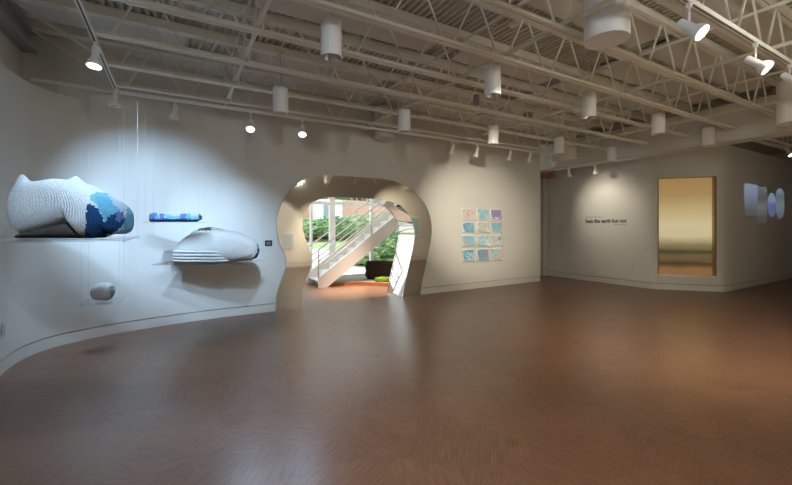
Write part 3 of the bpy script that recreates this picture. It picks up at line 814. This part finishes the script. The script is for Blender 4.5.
# ------------------------------------------------------------------ the twelve paper works
pk, pu, cy, tl, bl, wh, gy, og, gn = (0.72,0.50,0.52), (0.38,0.28,0.54), (0.25,0.62,0.75), (0.10,0.42,0.52), (0.20,0.38,0.62), (0.78,0.77,0.74), (0.40,0.42,0.44), (0.78,0.52,0.32), (0.45,0.56,0.42)
ART = [
 ('pink and grey mottled sheet, top left of the paper grid', [gy, pk, wh, pk, gn]),
 ('white sheet with a turquoise streak, top middle of the paper grid', [og, wh, cy, cy, wh]),
 ('purple and blue mound sheet, top right of the paper grid', [tl, pu, pu, bl, wh]),
 ('blue mountain shaped sheet, left in the second row of the paper grid', [pu, bl, bl, cy, wh]),
 ('beige sheet with grey marks, middle of the second row of the paper grid', [gy, wh, gn, wh, cy]),
 ('lilac and aqua sheet, right in the second row of the paper grid', [pu, (0.55,0.45,0.66), cy, cy, wh]),
 ('aqua sheet with pink edge, left in the third row of the paper grid', [gy, cy, cy, pk, og]),
 ('bright turquoise and white sheet, middle of the third row of the paper grid', [tl, cy, wh, cy, cy]),
 ('pale grey blue sheet, right in the third row of the paper grid', [bl, gy, wh, (0.6,0.66,0.72), cy]),
 ('teal and violet sheet, bottom left of the paper grid', [pu, tl, cy, wh, pu]),
 ('mauve and teal striped sheet, bottom middle of the paper grid', [pu, (0.42,0.33,0.45), tl, cy, gy]),
 ('aqua and ochre washed sheet, bottom right of the paper grid', [gn, cy, (0.6,0.72,0.74), og, cy])]
cs = [(4.330, 4.735), (4.800, 5.220), (5.265, 5.675)]; rws = [(1.955, 1.675), (1.625, 1.350), (1.308, 1.015), (0.968, 0.650)]
for i, (lb, pal) in enumerate(ART):
    r_, c_ = divmod(i, 3); s0, s1 = cs[c_]; z1_, z0_ = rws[r_]
    z0_ += random.uniform(-.008, .008)
    t = thing('paper_work', lb, 'artwork', wp((s0+s1)/2, z1_, 0.0), math.atan2(U.y, U.x), 'paper works hung in a grid')
    bm = B(); nx, nzz = 10, 12; Wd = s1-s0; Hh = z1_-z0_; G = []
    lift = random.uniform(0.05, 0.075) + 0.012*r_
    for jz in range(nzz+1):
        v = jz/nzz
        row = []
        for ix in range(nx+1):
            u = ix/nx
            cor = abs(2*u-1)**2.0
            y = -0.006 - lift*(v**2.2)*(0.35+0.65*cor)           # the lower corners curl off the wall
            z = -Hh*v + 0.03*(v**3)*(1-cor)*(1 if r_ > 0 else 0.3)
            row.append(bm.verts.new(((u-0.5)*Wd, y, z)))
        G.append(row)
    for jz in range(nzz):
        for ix in range(nx):
            f = bm.faces.new((G[jz][ix], G[jz+1][ix], G[jz+1][ix+1], G[jz][ix+1])); f.smooth = True
    o = obj('painted_sheet', bm, sheet_mat(i, pal, random.uniform(1.6, 2.8), 0), t)
    sm = o.modifiers.new('thick', 'SOLIDIFY'); sm.thickness = 0.002
    for q in (-1, 1):
        bm = B(); lathe(bm, [(0.0, 0.0), (0.005, 0.001), (0.005, 0.006), (0.0, 0.010)], (q*(Wd/2-0.02), 0.0, -0.015), (0,-1,0), 10); obj('push_pin', bm, M['white'], t)

# pictures on the rear wall, seen in the mirror
for x, z0_, z1_, w_, pal, lb in ((4.1, 0.72, 1.28, 0.46, [(0.26,0.32,0.36),(0.38,0.45,0.50),(0.32,0.38,0.42)], 'small grey blue picture on the rear wall, seen in the left of the mirror frame'),
                                 (9.75, 1.05, 1.98, 1.0, [(0.22,0.50,0.62),(0.50,0.72,0.76),(0.30,0.58,0.68)], 'pale cyan picture on the rear wall, seen in the right of the mirror frame')):
    t = thing('wall_picture', lb, 'artwork', (x, -0.4, (z0_+z1_)/2), pi, 'pictures on the rear wall')
    h_ = z1_-z0_
    bm = B(); box(bm, -w_/2, -0.03, -h_/2, w_/2, -0.001, h_/2); obj('canvas', bm, sheet_mat(20+int(x), pal, 4.0, 0), t)

# ------------------------------------------------------------------ hanging knitted sculptures
R_ = Vector((0.8660, -0.5, 0)); F_ = Vector((0.5, 0.8660, 0))
def pip(poly, x, y):
    c = False; j = len(poly)-1
    for i in range(len(poly)):
        xi, yi = poly[i]; xj, yj = poly[j]
        if (yi > y) != (yj > y) and x < (xj-xi)*(y-yi)/(yj-yi)+xi: c = not c
        j = i
    return c
def interp(tab, x):
    if x <= tab[0][0]: return tab[0][1]
    for (a, b), (c, d) in zip(tab, tab[1:]):
        if x <= c: return b + (d-b)*(x-a)/(c-a)
    return tab[-1][1]
def knit_body(name, parent, x0, x1, top, bot, half, unit, cx, base, patches, mats, nu=84, nv=56, ears=(), expo=2.4, lump=0.004, seed=1, dc=1e9):
    """loft of rounded cross sections along the local x axis; x in drawing units of `unit` metres, heights measured up from `base`"""
    rnd = random.Random(seed); bm = B(); rings = []
    for i in range(nu+1):
        t = i/nu; x = x0 + (x1-x0)*(0.5-0.5*cos(pi*t))
        zt, zb_ = (base-interp(top, x))*unit, (base-interp(bot, x))*unit
        zc, hz = (zt+zb_)/2, max(0.002, (zt-zb_)/2)
        q = 1-abs(2*(x-x0)/(x1-x0)-1)**4; hy = half*max(0.03, q)**0.5
        ring = []
        for k in range(nv):
            a = 2*pi*k/nv; ca, sa = cos(a), sin(a)
            y = hy*math.copysign(abs(ca)**(2/expo), ca); z = hz*math.copysign(abs(sa)**(2/expo), sa)
            for ex, eh, er, ey in ears:
                if sa > 0: z += eh*math.exp(-((x-ex)/er)**2 - ((y-ey)/(er*unit*1.3))**2)*sa
            jx = sin(x*0.45+k*1.1)*lump; jz = sin(k*0.9+x*0.31+seed)*lump
            ring.append(bm.verts.new(((x-cx)*unit + jx*0.3, y + jz*0.5, zc + z + jz*0.6*(1 if sa > -0.5 else 0))))
        rings.append(ring)
    for i in range(nu):
        for k in range(nv):
            f = bm.faces.new((rings[i][k], rings[i+1][k], rings[i+1][(k+1)%nv], rings[i][(k+1)%nv])); f.smooth = True
            c = f.calc_center_median()
            k_ = dc/(dc+c.y)                                        # the near side bulges towards the room
            X = 396+(c.x/unit + cx-396)*k_ + rnd.uniform(-.7,.7); Y = base - c.z/unit*k_ + rnd.uniform(-.7,.7)
            for poly_, mi in patches:
                if pip(poly_, X, Y): f.material_index = mi
    for r in (rings[0], rings[-1]):
        f = bm.faces.new(r); f.material_index = 0 if r is rings[0] or len(mats) < 3 else 2
    # stay above the base plane
    for v in bm.verts: v.co.z = max(v.co.z, 0.002)
    return obj(name, bm, mats, parent)

def shelf(label, cx, cy, z, sx, sy, rz, th=0.012):
    t = thing('acrylic_shelf', label, 'shelf', (cx, cy, z), rz, 'clear hanging shelves')
    bm = B(); box(bm, -sx/2, -sy/2, -th, sx/2, sy/2, 0); bmesh.ops.bevel(bm, geom=bm.edges[:], offset=0.002, segments=1, affect='EDGES'); obj('acrylic_sheet', bm, M['acrylic'], t)
    for ax in (-1, 1):
        for ay in (-1, 1):
            x, y = ax*(sx/2-0.02), ay*(sy/2-0.02)
            bm = B(); tube(bm, [(x, y, -th-0.008), (x, y, 3.96-z)], 0.0008, 6); lathe(bm, [(0.0,-th-0.012),(0.006,-th-0.010),(0.006,-th-0.001)], (x,y,0), (0,0,1), 10)
            obj('hanging_wire', bm, M['wire'], t)
    return t
VR = -pi/6
# large cushion
z1s = 1.395
shelf('large clear hanging shelf under the big white knitted cushion', -0.83, 4.59, z1s, 0.96, 1.40, 0)
t = thing('knitted_cushion', 'big white knitted cushion with ear-like corners and a blue end, on the nearest hanging shelf', 'sculpture', (-0.83, 4.55, z1s), VR)
top = [(17,216),(17.6,211),(19,203),(21,195),(23.5,189),(27,184.5),(35,182),(48,181),(60,179),(70,180),(80,182),(90,185),(100,191),(110,197),(120,202),(127,208),(131,213),(134,220)]
bot = [(17,217),(18,221),(20,226),(24,231),(31,235),(40,232.5),(55,228.5),(70,224.5),(83,223),(87,231),(92,237),(103,238),(109,235),(114,232),(120,234),(126,234),(131,228),(134,221)]
navy1 = [(88,204),(92,203),(98,207),(104,217),(108,224),(108,240),(94,240),(86,236),(87,222)]
sky1 = [(92,195),(96,192),(106,194),(116,200),(124,207),(121,212),(115,215),(109,222),(105,219),(100,208)]
navy2 = [(105,226),(110,217),(117,212),(124,213),(127,221),(121,229),(112,234),(106,234)]
lav = [(107,192),(118,196),(131,204),(131,215),(126,223),(124,211),(115,203)]
sky2 = [(129,205),(136,212),(136,228),(120,240),(114,236),(124,228),(127,218)]
vio = [(118,211),(124,211),(125,217),(121,222),(117,219)]
teal = [(91,196),(94,192),(104,192),(112,195),(106,196),(97,195),(98,202),(96,203)]
knit_body('knit_cover', t, 17, 131, top, bot, 0.23, 0.00918, 72, 238.4, [([(125,198),(142,198),(142,240),(127,240)],3),(navy1,1),(sky1,2),(lav,3),(navy2,1),(vio,4),(sky2,2),(teal,5)],
          [M['knit_white'], M['knit_navy'], M['knit_sky'], M['knit_lav'], M['knit_violet'], M['knit_teal']], 110, 72,
          ears=((28,0.095,4.5,-0.05),(78,0.055,4.5,0.0)), seed=2, dc=3.52)
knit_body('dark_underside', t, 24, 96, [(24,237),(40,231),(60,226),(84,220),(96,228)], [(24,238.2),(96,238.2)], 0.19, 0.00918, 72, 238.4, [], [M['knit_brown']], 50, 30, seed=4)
# slim blue roll
c2 = F_*5.0 + R_*(-220.5/383*5.0)
shelf('slim clear hanging shelf under the narrow blue knitted roll', c2.x, c2.y, 1.565, 0.72, 0.20, VR, 0.006)
t = thing('knitted_roll', 'narrow blue knitted roll floating above and left of the white loaf', 'sculpture', (c2.x, c2.y, 1.565), VR)
top = [(149,217),(151,213.5),(155,212.5),(162,213.6),(172,214.6),(180,214.2),(186,213.4),(193,212.6),(198,213.4),(201,215.5),(202,217)]
pt = [([(149,210),(156,210),(158,215),(155,223),(149,223)],1), ([(155,215),(158,215),(158,220),(155,220)],3), ([(159,213.5),(164,213.5),(165,220),(160,220)],1), ([(165,215),(171,215),(172,220),(166,220)],2),
      ([(180,210),(186,210),(186,222),(180,222)],1), ([(186,214),(190,213),(191,222),(186,222)],3), ([(190,216),(202,216),(200,223),(190,223)],4), ([(198,213),(203,215),(203,222),(199,219)],5),
      ([(148,219.2),(204,219.2),(204,224),(148,224)],5), ([(171,216),(180,216),(180,219),(171,219)],3)]
knit_body('knit_cover', t, 149, 202, top, [(149,218),(151,222),(196,222),(202,219)], 0.085, 0.01305, 175.5, 222, pt,
          [M['knit_lav'], M['knit_violet'], M['knit_sky'], M['knit_sky'], M['knit_teal'], M['knit_navy'], M['knit_white']], 70, 36, seed=6, lump=0.002, dc=5.0)
# white loaf
c3 = F_*5.58 + R_*(-181/383*5.58)
z3 = 0.998
shelf('wide clear hanging shelf under the white knitted loaf near the portal', c3.x-0.04, c3.y-0.01, z3, 1.28, 0.74, VR)
t = thing('knitted_loaf', 'white layered knitted loaf with a blue tip on the shelf left of the thermostat', 'sculpture', (c3.x, c3.y, z3), VR)
top = [(175,252),(176,246),(179,242),(184,238),(190,234),(198,231.5),(208,230),(220,229.6),(230,230.4),(240,233),(248,237),(253,240),(256,243),(258,248)]
knit_body('knit_cover', t, 175, 258, top, [(175,256),(177,259),(200,260),(235,260.8),(250,260),(255,258),(257,254),(258,251)], 0.24, 0.01442, 214, 261.2,
          [([(256.4,243),(259,243),(259,250),(256.6,250)],1), ([(253,256),(259,249),(259,262),(250,262)],2), ([(236,257),(252,252),(251,263),(236,263)],3)],
          [M['knit_white'], M['knit_sky'], M['knit_navy'], knit('knit_blush', (0.62,0.50,0.42), (0.72,0.62,0.54))], 90, 50, seed=9, dc=5.58)
for k, (a, b) in enumerate(((248.2,252.6),(251.3,255.8),(254.4,258.8),(257.4,261.2))):
    knit_body('knit_layer', t, 174.6, 234, [(174.6,(a+b)/2),(177,a),(230,a+0.5),(234,(a+b)/2)], [(174.6,(a+b)/2+.1),(177,b),(230,b),(234,(a+b)/2+.3)], 0.262, 0.01442, 214, 261.2, [], [M['knit_white']], 40, 20, seed=20+k, lump=0.003)
o = knit_body('folded_flap', t, 182, 226, [(182,236),(186,231),(194,227.5),(203,226.5),(214,228),(226,232)], [(182,240),(226,240)], 0.10, 0.01442, 214, 261.2,
          [([(194,227),(207,226),(208,230),(195,230)],1)], [M['knit_grey'], M['knit_brown']], 50, 30, seed=31)
o.location = (0, 0.15, 0)
# small ball
shelf('small clear hanging shelf holding the little white ball near the floor', -0.764, 5.93, 0.588, 0.41, 0.50, 0)
c4 = Vector((-0.775, 5.93, 0.588))
t = thing('knitted_ball', 'little white knitted ball with a teal patch on the lowest hanging shelf', 'sculpture', c4, VR)
knit_body('knit_cover', t, 96.5, 116, [(96.5,294),(97.5,290),(101,286.9),(106,285.4),(111,285.9),(114.5,288.5),(116,293)], [(96.5,296),(97.5,299.5),(101,302.4),(106,303.2),(112,302.6),(115,299),(116,295)], 0.10, 0.0125, 106, 303.2,
          [([(112.5,288),(118,289),(118,297),(114,297)],1), ([(113,297),(118,296),(117,302),(113,301)],2)], [M['knit_white'], M['knit_teal'], M['knit_grey']], 44, 32, seed=12, lump=0.003, dc=4.8)

# ------------------------------------------------------------------ stair hall beyond the portal
bm = B(); box(bm, 0.2, 7.45, 4.6, 9.0, 10.7, 4.75); structure(obj('ceiling_stair_hall', bm, M['board']))
bm = B(); box(bm, 7.9, 7.5, 0.0, 8.05, 10.55, 4.6); structure(obj('wall_stair_hall_right', bm, M['wall']))
bm = B(); box(bm, 0.2, 7.42, 4.03, 8.0, 7.55, 4.6); box(bm, 0.2, 7.42, 0.0, 1.4, 7.5, 4.03); structure(obj('wall_stair_hall_inner', bm, M['wall']))
GY = 10.5
w = thing('window_2', 'white framed glass wall of the stair hall facing the garden', 'window', (4.0, GY, 0)); w['kind'] = 'structure'
mull = [-3.75, -2.2, -0.69, -0.07, 1.20, 2.6, 3.85]
for i, x in enumerate(mull):
    wd = 0.17 if abs(x+0.07) < .01 else (0.055 if abs(x+0.69) < .01 else 0.10)
    bm = B(); box(bm, x-wd/2, -0.05, 0.0, x+wd/2, 0.05, 4.6); obj('mullion', bm, M['white'], w)
for z in (0.0, 2.14, 4.5):
    bm = B(); box(bm, mull[0], -0.045, z, mull[-1], 0.045, z+0.09); obj('transom', bm, M['white'], w)
for a, b in zip(mull, mull[1:]):
    for z0_, z1_ in ((0.09, 2.14), (2.23, 4.5)):
        bm = B(); box(bm, a+0.02, -0.004, z0_, b-0.02, 0.004, z1_); obj('glass_pane', bm, M['glass'], w)
w = thing('window_3', 'side glazing of the stair hall on the left', 'window', (0.25, 9.0, 0)); w['kind'] = 'structure'
for y in (-1.45, 0.0, 1.45):
    bm = B(); box(bm, -0.05, y-0.05, 0, 0.05, y+0.05, 4.6); obj('mullion', bm, M['white'], w)
for z in (0.0, 2.14, 4.5):
    bm = B(); box(bm, -0.045, -1.45, z, 0.045, 1.45, z+0.09); obj('transom', bm, M['white'], w)
for y0_, y1_ in ((-1.42,-0.03),(0.03,1.42)):
    bm = B(); box(bm, -0.004, y0_, 0.09, 0.004, y1_, 4.5); obj('glass_pane', bm, M['glass'], w)

ST = thing('staircase', 'white steel staircase rising to the right behind the portal', 'staircase', (3.056, 9.1, 0))
sl = (1.894-0.257)/(5.349-3.056); XR = 4.3; SWD = 0.95
for y in (0.0, SWD):
    bm = B(); pr = [(0,0.0),(0.21,0.0),(XR, (XR-0.21)*sl), (XR, 0.257+XR*sl), (0, 0.257)]
    a = [bm.verts.new((x, y-0.02, z)) for x, z in pr]; b = [bm.verts.new((x, y+0.02, z)) for x, z in pr]
    bm.faces.new(a); bm.faces.new(b[::-1])
    for i in range(5): bm.faces.new((a[i], b[i], b[(i+1)%5], a[(i+1)%5]))
    obj('stringer', bm, M['stair'], ST)
ns = 16
for i in range(ns):
    x = 0.06 + i*XR/ns*0.99; z = 0.13 + i*(XR*sl)/ns*0.985
    bm = B(); box(bm, x, 0.021, z, x+0.29, SWD-0.021, z+0.035); box(bm, x+0.270, 0.021, z+0.035, x+0.285, SWD-0.021, z+0.20); obj('step', bm, M['siding'], ST)
for y in (0.0, SWD):
    for off in (0.68, 0.385, 0.21):
        bm = B(); tube(bm, [(0.0, y, 0.257+off-0.01), (0.06, y, 0.257+off+0.055*sl/0.714)] + [(x, y, 0.257+off+x*sl) for x in (0.2, XR)], 0.019 if off > .5 else 0.014, 10); obj('handrail' if off > .5 else 'guard_rail', bm, M['stair'], ST)
    for x in (0.0, 1.45, 2.9, 4.28):
        bm = B(); tube(bm, [(x, y, 0.24+x*sl), (x, y, 0.257+0.68+x*sl)], 0.02, 10); obj('rail_post', bm, M['stair'], ST)

# planter bed with orange kerb under the stair
kerb = [(3.42, 9.22), (4.06, 9.12), (4.66, 8.42), (7.85, 8.42)]
bm = B(); strip(bm, kerb, 0.0, 0.085, 0.07); tag(obj('planter_kerb', bm, M['orange']), 'low orange timber kerb edging the planting bed under the stairs', 'kerb')
bm = B(); vs = [(3.5, 9.30),(4.09,9.20),(4.70,8.50),(7.85,8.50),(7.85,10.44),(3.5,10.44)]
a = [bm.verts.new((x,y,0.0)) for x,y in vs]; b = [bm.verts.new((x,y,0.06)) for x,y in vs]
bm.faces.new(a[::-1]); bm.faces.new(b)
for i in range(6): bm.faces.new((a[i], a[(i+1)%6], b[(i+1)%6], b[i]))
o = obj('gravel_bed', bm, M['gravel']); tag(o, 'grey gravel filling the planting bed under the stairs', 'gravel'); o['kind'] = 'stuff'
def rock(name, label, cat, loc, sx, sy, sz, m, seed, rz=0.0, rough=0.09, expo=4.0):
    rnd = random.Random(seed); bm = B(); bmesh.ops.create_icosphere(bm, subdivisions=4, radius=1.0)
    ph = [rnd.uniform(0, 6) for _ in range(9)]
    for v in bm.verts:
        c = v.co.copy(); k = (abs(c.x)**expo + abs(c.y)**expo + abs(c.z)**expo)**(-1/expo); c *= k
        n = sin(c.x*5+ph[0])*sin(c.y*4+ph[1]) + .6*sin(c.z*9+ph[2]+c.x*6) + .4*sin(c.y*13+ph[3])*sin(c.x*15+ph[4])
        c *= 1+rough*n
        v.co = Vector((c.x*sx/2, c.y*sy/2, max(0, (c.z+0.93)*sz/1.93)))
    for f in bm.faces: f.smooth = True
    return tag(obj(name, bm, m, None, loc), label, cat) if not rz else tag(_rot(obj(name, bm, m, None, loc), rz), label, cat)
def _rot(o, rz): o.rotation_euler = (0,0,rz); return o
rock('peat_block', 'dark brown rough peat block in the planting bed beyond the portal', 'rock', (4.98, 9.42, 0.06), 0.86, 0.36, 0.50, M['rock'], 5, -pi/6, 0.05, 7.0)
rock('moss_cushion', 'bright green moss mound in front of the peat block', 'moss', (4.78, 8.93, 0.06), 0.44, 0.30, 0.12, M['moss'], 8, -0.3)

# ------------------------------------------------------------------ garden and house outside
bm = B()
GR = [(10.6,-0.10),(11.5,-0.10),(13.0,-0.02),(15,0.25),(17,0.55),(19,0.85),(22,1.15),(30,1.5),(60,2.5)]
for (ya, za), (yb, zb_) in zip(GR, GR[1:]):
    pass
prev = None
for y, z in GR:
    cur = (bm.verts.new((-30,y,z)), bm.verts.new((45,y,z)), bm.verts.new((-30,y,z-0.4)), bm.verts.new((45,y,z-0.4)))
    if prev: bm.faces.new((prev[0],prev[1],cur[1],cur[0])); bm.faces.new((prev[2],cur[2],cur[3],prev[3]))
    prev = cur
structure(obj('ground', bm, M['grass']))
def gz(y):
    for (ya, za), (yb, zb_) in zip(GR, GR[1:]):
        if y <= yb: return za + (zb_-za)*(y-ya)/(yb-ya)
    return GR[-1][1]
bm = B(); prev = None
for y, xr in ((10.62,14.0),(12.0,13.0),(12.01,6.1),(13.0,6.2),(14.0,5.6),(15.0,5.9),(16.6,6.4)):
    z = gz(y)+0.025
    cur = (bm.verts.new((-8,y,z)), bm.verts.new((xr,y,z)))
    if prev: bm.faces.new((prev[0],prev[1],cur[1],cur[0]))
    prev = cur
o = obj('ground_path', bm, M['concrete']); o.modifiers.new('t','SOLIDIFY').thickness = 0.02; structure(o)
bm = B()
prev = None
for y in (18.4, 19.0, 20.5, 21.8):
    cur = (bm.verts.new((-6,y,gz(y)+0.03)), bm.verts.new((16,y,gz(y)+0.03)))
    if prev: bm.faces.new((prev[0],prev[1],cur[1],cur[0]))
    prev = cur
o = obj('mulch_bed', bm, M['mulch']); o.modifiers.new('t','SOLIDIFY').thickness = 0.03; structure(o)

def bush(label, loc, rx, ry, rz_, mat, seed, n=1500, leaf=0.10):
    rnd = random.Random(seed)
    t = thing('shrub', label, 'shrub', loc, group=None)
    bm = B()
    for i in range(n):
        a = rnd.uniform(0, 2*pi); cz = rnd.uniform(-0.75, 1); r = rnd.uniform(0.72, 1.03) + 0.10*sin(a*5+cz*6)
        s = sqrt(max(0, 1-cz*cz))
        c = Vector((s*cos(a)*rx*r, s*sin(a)*ry*r, rz_*(0.9+cz*r*0.9)))
        d = Vector((rnd.gauss(0,1), rnd.gauss(0,1), rnd.gauss(0.2,0.8))).normalized(); u, v = frame_of(d)
        L = leaf*rnd.uniform(.6,1.3)
        q = [c - u*L, c + v*L*.45, c + u*L, c - v*L*.45]
        bm.faces.new([bm.verts.new(x) for x in q])
    bmesh.ops.create_icosphere(bm, subdivisions=2, radius=0.78, matrix=Matrix.Translation((0,0,rz_*0.9)) @ Matrix.Diagonal((rx, ry, rz_, 1)))
    obj('foliage', bm, mat, t, recalc=False)
    bm = B()
    for k in range(4):
        a = k*1.6+seed; tube(bm, [(0.03*cos(a),0.03*sin(a),-0.05), (rx*.3*cos(a), ry*.3*sin(a), rz_*0.8)], [0.03,0.012], 6)
    obj('stem', bm, M['bark'], t)
    return t
BS = [((3.9,18.9),1.0,0.9,0.50,'leaf','wide dark green bush at the far left through the glass'),
      ((5.4,19.2),1.2,0.9,0.60,'leaf2','light green bush left of the thick white mullion'),
      ((7.1,19.0),1.2,0.9,0.66,'leaf','dense bush right of the thick white mullion'),
      ((9.0,19.4),1.3,1.0,0.74,'leaf2','tall light bush seen through the stair rails'),
      ((11.2,19.6),1.5,1.0,0.8,'leaf','dark bush seen at the top of the stair rails'),
      ((7.6,14.6),0.9,0.8,0.55,'leaf2','light shrub below the staircase, left'),
      ((8.9,14.9),1.0,0.8,0.75,'leaf','dark shrub below the staircase beside the portal edge'),
      ((6.3,13.4),0.6,0.5,0.32,'leaf2','low ground cover shrub behind the peat block'),
      ((2.2,18.9),1.0,0.9,0.55,'leaf2','light bush hidden mostly behind the left frame of the portal')]
for i, ((x, y), rx, ry, rz_, m, lb) in enumerate(BS): bush(lb, (x, y, gz(y)-0.02), rx, ry, rz_, M[m], 40+i)

HB = thing('brick_house', 'red brick house with a white gabled bay across the garden', 'house', (7.0, 26.0, gz(26)-0.05))
bm = B(); box(bm, -9, 0, 0, 10, 6, 7.0); obj('brick_wall', bm, M['brick'], HB)
bm = B()
for y_, z_ in ((-0.5,6.9),(3.0,9.0)): pass
a = [bm.verts.new(p) for p in ((-9.4,-0.5,6.9),(10.4,-0.5,6.9),(10.4,3,9.2),(-9.4,3,9.2))]; b = [bm.verts.new((v.co.x,v.co.y,v.co.z+0.15)) for v in a]
bm.faces.new(a[::-1]); bm.faces.new(b)
for i in range(4): bm.faces.new((a[i],a[(i+1)%4],b[(i+1)%4],b[i]))
obj('roof', bm, M['roof'], HB)
def gable(x, w_, h_):
    bm = B(); pr = [(x-w_/2,0.0),(x+w_/2,0.0),(x+w_/2,h_*0.72),(x,h_),(x-w_/2,h_*0.72)]
    a = [bm.verts.new((p,-0.9,z)) for p, z in pr]; b = [bm.verts.new((p,0.02,z)) for p, z in pr]
    bm.faces.new(a); bm.faces.new(b[::-1])
    for i in range(5): bm.faces.new((a[i],b[i],b[(i+1)%5],a[(i+1)%5]))
    p = obj('gabled_bay', bm, M['siding'], HB)
    bm = B(); box(bm, x-0.42, -0.93, h_*0.30, x+0.42, -0.90, h_*0.62); obj('bay_window', bm, M['dimglass'], p)
    bm = B(); bar(bm, (x-w_/2-0.15,-0.95,h_*0.70), (x,-0.95,h_*1.02), 0.08, 0.12); bar(bm, (x+w_/2+0.15,-0.95,h_*0.70), (x,-0.95,h_*1.02), 0.08, 0.12); obj('bargeboard', bm, M['siding'], p)
gable(2.2, 1.9, 3.0)
for x, z in ((8.6,1.2),(-4.6,1.2),(-1.9,3.9),(3.6,4.0),(0.8,4.2)):
    bm = B(); box(bm, x-0.6, -0.05, z, x+0.6, 0.02, z+1.5); f = obj('window', bm, M['siding'], HB)
    bm = B(); box(bm, x-0.5, -0.06, z+0.1, x+0.5, -0.05, z+1.4); obj('pane', bm, M['dimglass'], f)

# ------------------------------------------------------------------ light
wd = bpy.data.worlds.new('overcast_sky'); SC.world = wd; wd.use_nodes = True
bg = wd.node_tree.nodes['Background']; bg.inputs['Color'].default_value = (0.88, 0.94, 1.0, 1); bg.inputs['Strength'].default_value = 3.1

def hall_fill_light(loc, power, col, rad=0.25):  # unseen fill light added to brighten the stair hall
    l = bpy.data.lights.new('hall_fill', 'AREA'); l.shape = 'DISK'; l.size = rad*2; l.energy = power; l.color = col
    o = bpy.data.objects.new('hall_fill', l); COL.objects.link(o); o.location = loc; return o
hall_fill_light((3.9, 8.05, 4.55), 40, (1.0, 0.86, 0.74))
spot((4.0, 8.0, 4.5), (3.9, 8.10, 0.0), 4300, (1.0, 0.84, 0.70), 38, 1.0, 0.1)  # added fill beam without a fixture, brightens the stair hall floor
# added fill spots without fixtures, lifting the floor and its bounce onto the ceiling
spot((0.9, 0.3, 3.32), (-0.6, 2.6, 0.0), 220, COOL, 95, 0.9, 0.22)
spot((5.0, 0.8, 3.32), (6.0, 2.6, 0.0), 450, WARM, 95, 0.9, 0.22)
spot((1.5, 0.8, 3.32), (2.2, 2.4, 0.0), 230, NEUT, 95, 0.9, 0.22)

spot((0.3, -0.15, 3.25), (4.6, 6.0, 2.4), 120, (0.86,0.93,1.0), 140, 0.9, 0.12)  # this and the next: added wide floods, no fixtures, brightening pendants, joists, walls
spot((4.4, -0.15, 3.25), (6.8, 6.0, 2.4), 80, NEUT, 140, 0.9, 0.12)

# ------------------------------------------------------------------ camera
cam = bpy.data.cameras.new('camera'); cam.sensor_width = 36.0; cam.lens = 383/792*36; cam.shift_y = -15.5/792; cam.clip_start = 0.05
co = bpy.data.objects.new('camera', cam); COL.objects.link(co); co.location = (0, 0, 1.5); co.rotation_euler = (pi/2, 0, radians(-30))
SC.camera = co
SC.view_settings.view_transform = 'Standard'; SC.view_settings.look = 'None'; SC.view_settings.gamma = 1.0; SC.view_settings.exposure = 0.0
try: SC.view_settings.use_curve_mapping = False
except Exception: pass
SC.cycles.max_bounces = 10; SC.cycles.diffuse_bounces = 6; SC.cycles.transparent_max_bounces = 24
SC.cycles.caustics_reflective = False; SC.cycles.caustics_refractive = False
SC.cycles.sample_clamp_indirect = 4.0
